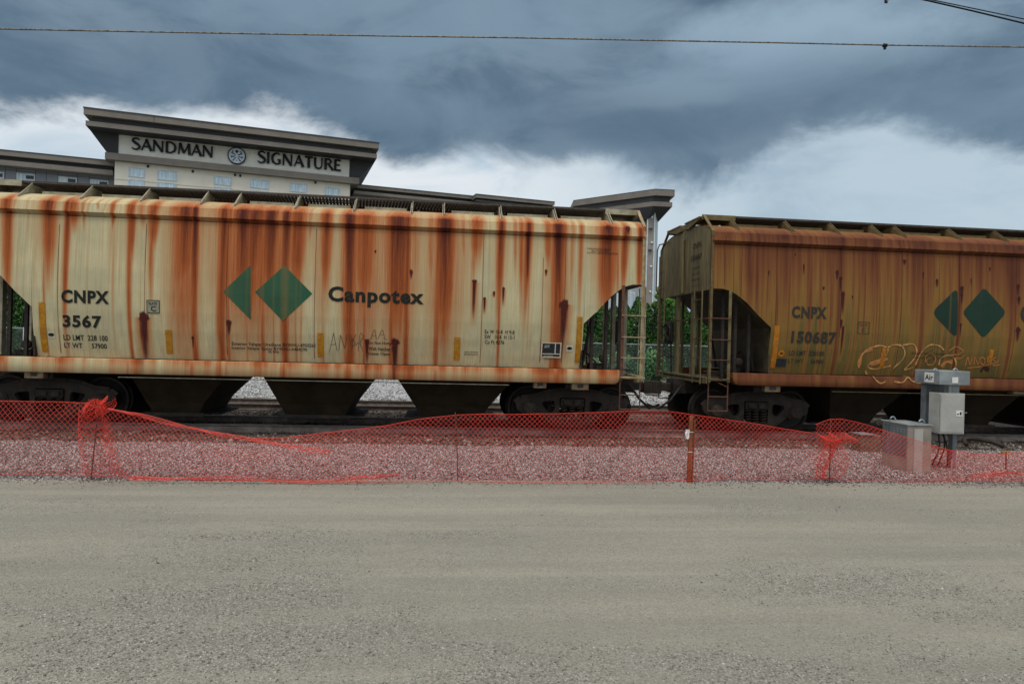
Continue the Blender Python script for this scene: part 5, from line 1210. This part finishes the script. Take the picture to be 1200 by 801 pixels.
# wall joints
jj = MB()
_, zj = hp(270, 222.5)
jj.box(sL, sR, -.02, .0, zj, zj+.04); jj.box(sL, sR, -.02, .0, zj-3, zj-2.96); jj.build('wall_joint', mat('stucco_joint', (.42, .39, .34), .8), hotel)
def window(s0, s1, z0, z1, y=-.06, split=.5, dark=None, frame_m=None):
    t_ = .09; fr = MB().box(s0, s1, y, y+.08, z0, z0+t_).box(s0, s1, y, y+.08, z1-t_, z1).box(s0, s0+t_, y, y+.08, z0+t_, z1-t_).box(s1-t_, s1, y, y+.08, z0+t_, z1-t_)
    if split: sm = s0+(s1-s0)*split; fr.box(sm-.04, sm+.04, y+.01, y+.07, z0+t_, z1-t_)
    fo = fr.build('window', frame_m or H['wframe'], hotel); MB().box(s0+t_*.5, s1-t_*.5, y+.03, y+.06, z0+t_*.5, z1-t_*.5).build('pane', H['glass'], fo)
    if dark: MB().box(s0+(s1-s0)*dark[0], s0+(s1-s0)*dark[1], y-.012, y+.02, z0+(z1-z0)*dark[2], z0+(z1-z0)*dark[3]).build('vent', H['glass_dark'], fo)
H['soft_frame'] = mat('blue_white_frame', (.52, .62, .68), .5)
for (a, b_, c_, d_) in ((151, 196, 169.5, 208), (184.5, 199, 207, 211.5), (250.5, 206, 271.5, 217), (293.5, 209.5, 315, 221), (340, 214, 359.5, 225.5), (381, 219, 397.5, 229.5)):
    s0, z1 = hp(a, b_); s1, z0_ = hp(c_, d_+.0); _, z0 = hp(a, d_-1); window(s0, s1, z0, z1, split=None if a < 200 else .5, frame_m=H['soft_frame'])
    window(s0, s1, z0-1.75, z0-.22, split=.5, frame_m=H['soft_frame'])
    for k in range(1, 6): window(s0, s1, z0-1.75-3.3*k, z1-3.3*k, split=.5, frame_m=H['soft_frame'])
for (a, b_) in ((173.5, 195), (226, 201), (275.5, 205), (281.5, 206), (369.5, 214)):
    s0, z0 = hp(a, b_); MB().box(s0-.1, s0+.1, -.09, -.001, z0-.12, z0+.12).build('wall_lamp', H['blue'], hotel)

# sign: letters drawn as flared thick and thin strokes
GL = {'S': [[(.62, .86, .05), (.50, .97, .08), (.32, 1.0, .09), (.14, .90, .12), (.12, .74, .15), (.30, .58, .17), (.52, .46, .17), (.64, .30, .15), (.60, .12, .12), (.42, .02, .09), (.22, .02, .08), (.06, .14, .05)]],
      'A': [[(.0, .0, .07), (.36, 1.0, .07)], [(.34, 1.02, .14), (.50, .55, .15), (.74, .0, .19)], [(.14, .34, .07), (.60, .34, .07)]],
      'N': [[(.06, .0, .10), (.06, 1.0, .08)], [(.04, 1.0, .15), (.72, .02, .17)], [(.72, 1.0, .10), (.72, 0, .07)]],
      'D': [[(.08, 0, .16), (.08, 1, .16)], [(.08, .96, .07), (.40, .96, .09), (.66, .80, .13), (.74, .5, .16), (.66, .2, .13), (.40, .04, .09), (.08, .04, .07)]],
      'M': [[(.02, 0, .08), (.10, 1, .08)], [(.10, 1, .16), (.44, .12, .16)], [(.44, .12, .07), (.80, 1, .07)], [(.80, 1, .16), (.88, 0, .18)]],
      'I': [[(.10, 0, .17), (.10, .5, .14), (.10, 1, .17)]],
      'G': [[(.70, .86, .05), (.52, .98, .08), (.30, .92, .12), (.12, .72, .15), (.09, .46, .16), (.18, .18, .14), (.40, .03, .10), (.62, .06, .08), (.72, .14, .08)], [(.70, .0 + .1, .14), (.70, .44, .16)], [(.52, .44, .06), (.78, .44, .06)]],
      'T': [[(.34, 0, .17), (.34, .98, .15)], [(.0, .95, .10), (.68, .95, .10)]],
      'U': [[(.08, 1, .16), (.08, .34, .15), (.16, .10, .13), (.36, .01, .11), (.58, .10, .10), (.66, .34, .08), (.66, 1, .09)]],
      'R': [[(.08, 0, .17), (.08, 1, .15)], [(.08, .96, .07), (.40, .95, .10), (.54, .76, .14), (.42, .54, .10), (.12, .50, .06)], [(.34, .52, .12), (.72, .0, .17)]],
      'E': [[(.08, 0, .17), (.08, 1, .16)], [(.08, .95, .09), (.56, .95, .11)], [(.08, .52, .08), (.48, .52, .09)], [(.08, .05, .09), (.58, .05, .12)]]}
ADV = {'S': .80, 'A': .86, 'N': .98, 'D': .98, 'M': 1.06, 'I': .34, 'G': .96, 'T': .80, 'U': .90, 'R': .84, 'E': .68}
def sign(word, pxa, pya0, pya1, pxb, pyb0, pyb1):
    sa, za1 = hp(pxa, pya0, .05); _, za0 = hp(pxa, pya1, .05); sb, zb1 = hp(pxb, pyb0, .05); _, zb0 = hp(pxb, pyb1, .05)
    hgt = ((za1-za0)+(zb1-zb0))/2; z0 = (za0+zb0)/2; tot = sum(ADV[c] for c in word)-.12; sc = (sb-sa)/tot; x = sa
    so_ = None
    for c in word:
        b = MB()
        for st in GL[c]:
            n = len(st); vs = []
            for i, (u, v, w_) in enumerate(st):
                p = Vector((x+u*sc, z0+v*hgt)); a = Vector((x+st[max(i-1, 0)][0]*sc, z0+st[max(i-1, 0)][1]*hgt)); q = Vector((x+st[min(i+1, n-1)][0]*sc, z0+st[min(i+1, n-1)][1]*hgt))
                tt = (q-a).normalized(); nn = Vector((-tt.y, tt.x))*(w_*.62+.012)*hgt
                for yy in (-.05, -.16):
                    vs.append((p.x+nn.x, yy, p.y+nn.y)); vs.append((p.x-nn.x, yy, p.y-nn.y))
            fs = []
            for i in range(n-1):
                k = 4*i; fs += [(k, k+1, k+5, k+4), (k+2, k+6, k+7, k+3), (k, k+4, k+6, k+2), (k+1, k+3, k+7, k+5)]
            fs += [(0, 2, 3, 1), (4*n-4, 4*n-3, 4*n-1, 4*n-2)]
            b.add(vs, fs)
        b.build('sign_letter', H['letter'], hotel); x += ADV[c]*sc
sign('SANDMAN', 154, 162, 175, 250.5, 171.5, 184.5); sign('SIGNATURE', 301.5, 178.3, 190.8, 399.5, 186.5, 200.2)
s0, z0 = hp(277.5, 182.6, .1); R_ = (hp(288, 182.6, .1)[0]-s0)
MB().lathe((s0, .02, z0), (0, -1, 0), [(0, R_*1.03), (.16, R_*1.03), (.17, R_*.9)], 40).build('logo_ring', H['blue'], hotel)
lg = MB().lathe((s0, -.12, z0), (0, -1, 0), [(0, R_*.90), (.06, R_*.90)], 40).build('logo_disc', H['logo'], hotel)
lm = MB()
def lstroke(pts, w_=.085):
    for a, b_ in zip(pts[:-1], pts[1:]): lm.bar((s0+a[0]*R_, -.20, z0+a[1]*R_), (s0+b_[0]*R_, -.20, z0+b_[1]*R_), .05, w_*R_*2.0, up=(0, 1, 0))
for sg in (-1, 1):
    lstroke([(sg*.15, .05), (sg*.38, .18), (sg*.50, .42), (sg*.42, .55)]); lstroke([(sg*.38, .18), (sg*.62, .26)]); lstroke([(sg*.18, -.10), (sg*.48, -.16), (sg*.68, -.10)]); lstroke([(sg*.48, -.16), (sg*.62, -.30)])
    lstroke([(sg*.12, -.25), (sg*.28, -.40), (sg*.34, -.62), (sg*.52, -.60)])
lm.prism([(s0-.02*R_, z0+.28*R_), (s0+.20*R_, z0+.48*R_), (s0, z0+.70*R_), (s0-.20*R_, z0+.48*R_)], 'y', -.215, -.175)
lm.prism([(s0-.08*R_, z0-.62*R_), (s0+.08*R_, z0-.62*R_), (s0, z0-.52*R_)], 'y', -.215, -.175)
lm.build('logo_mark', H['blue'], lg)
# left wing
SW = 2.0                                          # the wings stand back a little
def wing(px0, py0, px1, py1, th, th2, gap_, back, wall=True, ov=1.4):
    s0, za = hp(px0, py0, -back+ov); s1, zb = hp(px1, py1, -back+ov); zt = (za+zb)/2; sc = 1/ (800/72)
    t1 = th*sc; g_ = gap_*sc; t2 = th2*sc
    hbox('roof', s0, s1, zt-t1, zt, back-ov, back+14, H['fascia']); hbox('roof_flashing', s0-.03, s1+.03, zt+.002, zt+.09, back-ov-.04, back+14.05, H['joint'])
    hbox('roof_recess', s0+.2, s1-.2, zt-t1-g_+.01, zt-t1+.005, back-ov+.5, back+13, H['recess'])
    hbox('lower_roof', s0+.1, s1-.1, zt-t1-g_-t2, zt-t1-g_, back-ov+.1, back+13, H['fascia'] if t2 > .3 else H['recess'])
    hbox('wall', s0+.3, s1-.02, -1, zt-t1-g_-t2+.02, back, back+12, H['grey'])
    return s0, s1, zt, zt-t1-g_-t2
a0, a1, azt, azb = wing(-260, 152, 133.6, 187.5, 5.0, 5.2, 4.6, SW)
for (a, b_, c_, d_) in ((-16, 200, 4.5, 216), (19.5, 202.5, 41, 217), (68.5, 206.5, 90, 219.5), (105.5, 210, 127, 222), (-60, 196, -38, 212)):
    s0, z1 = hp(a, b_, -SW); s1, _ = hp(c_, d_, -SW); z0 = z1-1.65; window(s0, s1, z0, z1, SW-.07, None, dark=(.52, .93, .70, .90))
    for k in range(1, 5): window(s0, s1, z0-3.1*k, z1-3.1*k, SW-.07, .5, dark=(.52, .93, .70, .90))
jj = MB()
for px in (6, 19, 41.5, 54.5, 68, 91, 105, 127.3): s0, z0 = hp(px, 205, -SW); jj.box(s0-.02, s0+.02, SW-.015, SW-.001, -1, azb)
_, z0 = hp(60, 204, -SW); jj.box(a0+.3, a1-.05, SW-.015, SW-.001, z0, z0+.04); jj.build('wall_joint', H['joint'], hotel)
# right wings
b0, b1, bzt, bzb = wing(414, 216, 565, 231.3, 3.4, 3.6, 3.6, SW+.5)
wing(558, 226.6, 650, 238.2, 3.8, 2.5, 2.2, SW-1.2)
# raised corner roof over the right end
def at_z_depth(px, py, z): return atZ(px, py, z)
zc = bzt+.0
A = atZ(672, 235.5, zc); B = atZ(768, 222.2, zc); C = atZ(790.8, 223.4, zc)
inv = hotel.matrix_world
bpy.context.view_layer.update(); inv = hotel.matrix_world.inverted()
def slab(name, pts, z0, z1, mt): return MB().prism([((inv @ p).x, (inv @ p).y) for p in pts], 'z', z0, z1).build(name, mt, hotel)
back_ = Vector((FW.x, FW.y, 0))*7
tk = .60; ptsR = [A, B, C, C+back_, A+back_*.6]
slab('roof', ptsR, zc-tk, zc, H['fascia']); slab('roof_flashing', [p*1.0 for p in ptsR], zc+.002, zc+.10, H['joint'])
cen = (A+B+C)/3+back_*.3
slab('roof_recess', [p.lerp(cen, .10) for p in ptsR], zc-tk-.62, zc-tk-.003, H['recess'])
L1 = [p.lerp(cen, .045) for p in ptsR]
slab('lower_roof', L1, zc-tk-1.12, zc-tk-.625, H['fascia'])
# soffit tapering onto the column
K0 = atD(757.5, 300, 75); K1 = atD(766.3, 300, 75); K2 = atD(770, 300, 76.6)
for k_ in (K0, K1, K2): k_.z = 0
z_a = zc-tk-1.125; _z = atD(770, 257, 75).z
P1 = [p.lerp(cen, .05) for p in ptsR]; P2 = [A.lerp(cen, .5), K0-Vector((0, .1, 0)), K2-Vector((0, .1, 0)), K2+back_*.5, A.lerp(cen, .5)+back_*.3]
V = [Vector(((inv @ p).x, (inv @ p).y, z_a)) for p in P1] + [Vector(((inv @ p).x, (inv @ p).y, _z)) for p in P2]
MB().add(V, [(0, 1, 2, 3, 4), (9, 8, 7, 6, 5)]+[(i, i+5, (i+1) % 5+5, (i+1) % 5) for i in range(5)]).build('sloped_soffit', H['recess'], hotel)
colm = MB().prism([((inv @ p).x, (inv @ p).y) for p in (K0, K1, K1+back_*.5, K0+back_*.5)], 'z', -1, z_a-.1).build('column', mat('taupe_column_panel', (.27, .25, .235), .6, 0, .1, .6), hotel)
MB().prism([((inv @ p).x, (inv @ p).y) for p in (K1+Vector((.02, .02, 0)), K2, K2+back_*.4, K1+back_*.4)], 'z', -1, z_a-.12).build('column', mat('pale_column_edge', (.55, .60, .65), .5, 0, .08, .6), hotel)
cm = MB()
for q in (K0.lerp(K1, .02), K0.lerp(K1, .96)):
    w2 = inv @ q; cm.box(w2.x-.05, w2.x+.05, w2.y-.06, w2.y-.003, -1, z_a-.2)
cm.build('trim', H['wframe'], hotel)
for py in (254.5, 284, 312, 341.5):
    pz = atD(762, py, 75); w2 = inv @ Vector((K0.lerp(K1, .62).x, K0.lerp(K1, .62).y, 0)); MB().lathe((w2.x, w2.y-.0, pz.z), (0, -1, 0), [(0, .13), (.12, .11)], 10).build('column_lamp', H['wframe'], hotel)
for py in (268, 293):
    pz = atD(762, py, 75); w2 = inv @ K0.lerp(K1, .45); MB().box(w2.x-.25, w2.x+.15, w2.y-.2, w2.y-.01, pz.z-.06, pz.z+.06).build('bracket', H['joint'], hotel)
# low block with windows seen through the gap between the cars
Q0 = atD(700, 300, 72); Q1 = atD(757, 300, 77)
lowz = atD(740, 334, 76).z; w0 = inv @ Vector((Q0.x, Q0.y, 0)); w1 = inv @ Vector((Q1.x, Q1.y, 0))
ga = MB().prism([(w0.x, w0.y+1), (w1.x, w1.y), (w1.x, w1.y+8), (w0.x, w0.y+9)], 'z', -1, lowz).build('wall', mat('pale_lower_wall', (.55, .58, .62), .7), hotel)
for i in range(6):
    f_ = i/6+.03; pa = Vector((w0.x, w0.y+1, 0)).lerp(Vector((w1.x, w1.y, 0)), f_); pb_ = Vector((w0.x, w0.y+1, 0)).lerp(Vector((w1.x, w1.y, 0)), f_+.11)
    fr = MB().hull8([(pa.x, pa.y-.08, lowz-2.8), (pb_.x, pb_.y-.08, lowz-2.8), (pb_.x, pb_.y-.002, lowz-2.8), (pa.x, pa.y-.002, lowz-2.8)], [(pa.x, pa.y-.08, lowz-.8), (pb_.x, pb_.y-.08, lowz-.8), (pb_.x, pb_.y-.002, lowz-.8), (pa.x, pa.y-.002, lowz-.8)]).build('window', H['wframe'], hotel)
    pa2 = pa.lerp(pb_, .1); pb2 = pa.lerp(pb_, .9)
    MB().hull8([(pa2.x, pa2.y-.10, lowz-2.65), (pb2.x, pb2.y-.10, lowz-2.65), (pb2.x, pb2.y-.082, lowz-2.65), (pa2.x, pa2.y-.082, lowz-2.65)], [(pa2.x, pa2.y-.10, lowz-.95), (pb2.x, pb2.y-.10, lowz-.95), (pb2.x, pb2.y-.082, lowz-.95), (pa2.x, pa2.y-.082, lowz-.95)]).build('pane', H['glass'], fr)

# ------------------------------------------------------------------ chain link fence, hedge, trees, shrubs
YCH = 27.5
chain = empty('chain_link_fence', (0, YCH, 0), label='chain link fence with a pale top rail in front of the green hedge', cat='fence')
zt = CAMZ+.03
MB().tube([(-25, 0, zt-.02), (30, 0, zt+.02)], .028, 8).build('top_rail', M['galv'], chain, smooth=True)
x = -24.5
while x < 30: MB().tube([(x, 0, .1), (x, 0, zt+.03)], .03, 8).build('post', M['galv'], chain, smooth=True); x += 3.0
V = []; F = []; cell = .09
def seg(a, b, r=.0035):
    k = len(V); d_ = (b-a).normalized(); s_ = d_.cross(Vector((0, 1, 0))).normalized()*r; q = Vector((0, r, 0))
    for p in (a, b): V.extend([p+s_, p+q, p-s_-q*.5])
    F.extend([(k, k+1, k+4, k+3), (k+1, k+2, k+5, k+4), (k+2, k, k+3, k+5)])
for (xa, xb) in ((-22.5, -14), (1.5, 13.5)):
    V = []; F = []
    n = int((xb-xa)/cell); hgt = zt-.15
    for i in range(-int(hgt/cell), n):
        x0 = xa+i*cell
        a = Vector((x0, 0, .12)); b = Vector((x0+hgt, 0, zt)); seg(a, b); seg(Vector((x0+hgt, 0, .12)), Vector((x0, 0, zt)))
    npmesh('chain_mesh', [tuple(v) for v in V], F, M['galv_dark'], chain)


L_dark = leaf_mat('hedge_leaf', (.008, .030, .006), (.022, .080, .010), (.055, .155, .018))
L_light = leaf_mat('bright_leaf', (.03, .09, .012), (.09, .20, .03), (.19, .33, .06))
L_bush = leaf_mat('shrub_leaf', (.02, .06, .02), (.06, .15, .06), (.13, .25, .11))
bark = mat('bark', (.10, .07, .05), .9, 0, .3, 8)
def leafcloud(name, P, N, size, tone, mt, parent):
    n = len(P); a = RNG.normal(size=(n, 3)); a /= np.linalg.norm(a, axis=1)[:, None]; a = a*.55+N*.6; a /= np.linalg.norm(a, axis=1)[:, None]
    r = RNG.normal(size=(n, 3)); u = np.cross(a, r); u /= np.linalg.norm(u, axis=1)[:, None]; v = np.cross(a, u)
    u *= size[:, None]*.5; v *= size[:, None]
    V = np.stack([P-u, P-v*.7, P+u, P+v], 1).reshape(-1, 3); F = np.arange(4*n).reshape(n, 4)
    return npmesh(name, V, F, mt, parent, {'tone': np.repeat(tone, 4)})
def cypress(x, y, h, r, label, grp, seed, mt=L_dark, n=5200):
    e = empty('hedge_tree', (x, y, 0), label=label, cat='hedge tree', group=grp)
    MB().tube([(0, 0, -.3), (0, 0, h*.5), (0, 0, h*.92)], [.09, .05, .015], 7).build('trunk', bark, e)
    z = RNG.random(n)**.8; th = RNG.uniform(0, 2*np.pi, n)
    clump = np.array([mnoise.noise((math.cos(a)*1.6+seed, math.sin(a)*1.6, zz*5)) for a, zz in zip(th, z)])
    rad = r*(np.interp(z, [0, .12, .55, .85, 1], [.7, 1, .92, .55, .06]))*(1+.35*clump)*np.sqrt(RNG.uniform(.35, 1, n))
    P = np.stack([rad*np.cos(th), rad*np.sin(th), .1+z*h*(1+.02*clump)], -1); N = np.stack([np.cos(th), np.sin(th), .5+0*th], -1)
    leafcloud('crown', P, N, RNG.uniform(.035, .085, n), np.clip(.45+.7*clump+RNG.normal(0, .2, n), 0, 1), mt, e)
hx = 0; i = 0
hedge_lab = 'dark green conifer standing in the trimmed hedge row behind the chain link fence'
def hedge_x(px): return atY(px, 400, 30.5).x
x = hedge_x(676)
while x < hedge_x(872):
    cypress(x, 30.5+random.uniform(-.2, .2), 1.9+random.uniform(1.5, 2.1), .62, hedge_lab, 'conifers of the hedge row', i); x += .55; i += 1
x = hedge_x(-22)
while x < hedge_x(60):
    cypress(x, 30.5+random.uniform(-.2, .2), 1.9+random.uniform(2.0, 3.0), .62, hedge_lab, 'conifers of the hedge row', i+30); x += .6; i += 1
def tree(px, py_top, dep, w_, label, seed, mt=L_light, n=7000, leaf=.35):
    p = atD(px, py_top, dep); e = empty('tree', (p.x, p.y, 0), label=label, cat='tree'); h = p.z
    tr = MB().tube([(0, 0, -.5), (.1, 0, h*.3), (.0, .1, h*.62)], [.28, .2, .12], 8)
    e_t = tr.build('trunk', bark, e)
    lb = MB(); cs = []
    for k in range(11):
        a = k*2.4+seed; z = h*(.45+.45*random.random()); R = w_*(.25+.6*random.random())*(1-abs(z/h-.62)*.9)
        c = Vector((R*math.cos(a), R*math.sin(a), z)); cs.append(c); lb.tube([(0, 0, h*.35+.02*k*h), c*.6+Vector((0, 0, h*.1)), c], [.09, .05, .02], 5)
    cs.append(Vector((0, 0, h*.90))); lb.build('limb', bark, e)
    idx = RNG.integers(0, len(cs), n); C = np.array([tuple(c) for c in cs])[idx]; d = RNG.normal(size=(n, 3)); d /= np.linalg.norm(d, axis=1)[:, None]
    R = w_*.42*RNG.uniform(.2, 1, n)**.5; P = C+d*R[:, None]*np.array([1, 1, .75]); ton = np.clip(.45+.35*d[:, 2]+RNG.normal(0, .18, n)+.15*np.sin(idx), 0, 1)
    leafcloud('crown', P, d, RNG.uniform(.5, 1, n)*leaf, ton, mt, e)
tree(782, 322, 52, 1.0, 'bright leafy tree behind the hedge, right of the hotel column', 1, n=6000, leaf=.22)
tree(793, 334, 48, .9, 'smaller bright tree behind the hedge at the end of the right car', 4, n=5000, leaf=.2)
tree(12, 300, 36, 2.6, 'bright leafy tree behind the fence, seen through the notch of the left car', 2, n=9000, leaf=.16)
tree(40, 315, 34, 2.0, 'darker leafy tree behind the fence, nearest the left truck', 3, mt=L_bush, n=7000, leaf=.14)
def shrub(px, py_b, y, r, h, label, mt=L_bush, n=2600):
    p = atY(px, py_b, y); e = empty('shrub', (p.x, y, .1), label=label, cat='shrub', group='shrubs in front of the chain link fence')
    for k in range(5): pass
    st_ = MB()
    for k in range(6): st_.tube([(0, 0, -.1), (r*.4*math.cos(k), r*.4*math.sin(k), h*.7)], [.02, .008], 5)
    st_.build('stem', bark, e)
    d = RNG.normal(size=(n, 3)); d /= np.linalg.norm(d, axis=1)[:, None]; R = RNG.uniform(.3, 1, n)**.5
    cl = np.array([mnoise.noise(Vector(q)*1.8+Vector((px, 0, 0))) for q in d])
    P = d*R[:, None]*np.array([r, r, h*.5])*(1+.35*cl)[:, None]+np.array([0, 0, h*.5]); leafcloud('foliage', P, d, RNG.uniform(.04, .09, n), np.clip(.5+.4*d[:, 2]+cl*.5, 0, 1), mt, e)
shrub(762, 440, 25.8, .60, 1.75, 'round blue green shrub beyond the gap between the cars')
shrub(694, 440, 28.8, .65, 1.2, 'low shrub behind the fence at the right truck of the left car')
shrub(727, 440, 28.6, .7, 1.5, 'loose green shrub behind the fence left of the ladder')
shrub(845, 440, 28.6, .6, 1.2, 'low shrub behind the fence seen through the ladder of the right car')
# grey boulder and kerb in the gap
ka = atY(736, 444, 27).x; kc = atY(852, 444, 27).x; kb = MB().box(ka, kc, 26.85, 27.05, .15, .62).build('concrete_kerb', M['concrete'], None, bevel=.02); tag(kb, 'low pale concrete kerb beyond the tracks, in the gap between the cars', 'kerb')
def boulder(px, py, y, r, label):
    p = atY(px, py, y); bm = bmesh.new(); bmesh.ops.create_icosphere(bm, subdivisions=3, radius=r)
    for v in bm.verts: v.co *= 1+.3*mnoise.noise(v.co*2.2/r*.5+Vector((px, 0, 0))); v.co.z *= .7
    me = bpy.data.meshes.new('boulder'); bm.to_mesh(me); bm.free(); me.materials.append(M['concrete']); o = bpy.data.objects.new('boulder', me); COL.objects.link(o); o.location = (p.x, y, .1+r*.4); tag(o, label, 'boulder', 'boulders beyond the tracks')
boulder(765, 438, 24.2, .28, 'rounded tan boulder in front of the blue green shrub'); boulder(786, 436, 25, .35, 'grey boulder just right of the gap, behind the brake wheel'); boulder(810, 436, 25.4, .42, 'pale boulder behind the corner post of the right car')
# distant house roofs
def house(px0, px1, py, dep, label, colr):
    a = atD(px0, py, dep); b = atD(px1, py, dep); e = empty('house', (a.x, a.y, 0), label=label, cat='house'); w_ = (b-a).length; h = a.z
    d = (b-a); ang = math.atan2(d.y, d.x); e.rotation_euler = (0, 0, ang)
    MB().box(0, w_, 0, 7, -1, h*.72).build('wall', mat('pale_siding', colr, .8), e)
    MB().prism([(-.4, h*.72), (7.4, h*.72), (3.5, h)], 'x', -.4, w_+.4).build('roof', mat('blue_grey_shingle', (.30, .36, .45), .8), e)
    fr = MB().box(w_*.3, w_*.5, -.06, -.002, h*.35, h*.6).build('window', H['wframe'], e); MB().box(w_*.32, w_*.48, -.08, -.062, h*.37, h*.58).build('pane', H['glass'], fr)
house(774, 812, 344, 95, 'pale distant house with blue grey roof above the hedge in the gap', (.6, .62, .66))
house(-30, 16, 326, 60, 'pale house glimpsed through the notch at the far left', (.62, .62, .62))

# far trees on the horizon so that the ground never meets bare sky
def far_wood(name, x0, x1, y, h, label):
    V = []; n = 26000; X_ = RNG.uniform(x0, x1, n); hh = np.array([h*(.75+.35*mnoise.noise((a*.03, 1, y))+.2*mnoise.noise((a*.2, 5, y))) for a in X_]); Z_ = RNG.random(n)**.7*hh; Y_ = y+RNG.uniform(-4, 4, n)
    P = np.stack([X_, Y_, Z_], -1); N = RNG.normal(size=(n, 3)); N /= np.linalg.norm(N, axis=1)[:, None]
    o = leafcloud(name, P, N, RNG.uniform(.8, 2.2, n), np.clip(RNG.normal(.35, .2, n), 0, 1), L_dark, None); o['kind'] = 'stuff'; o['label'] = label
far_wood('far_trees', -260, 300, 190, 8, 'far belt of dark trees beyond the yard')
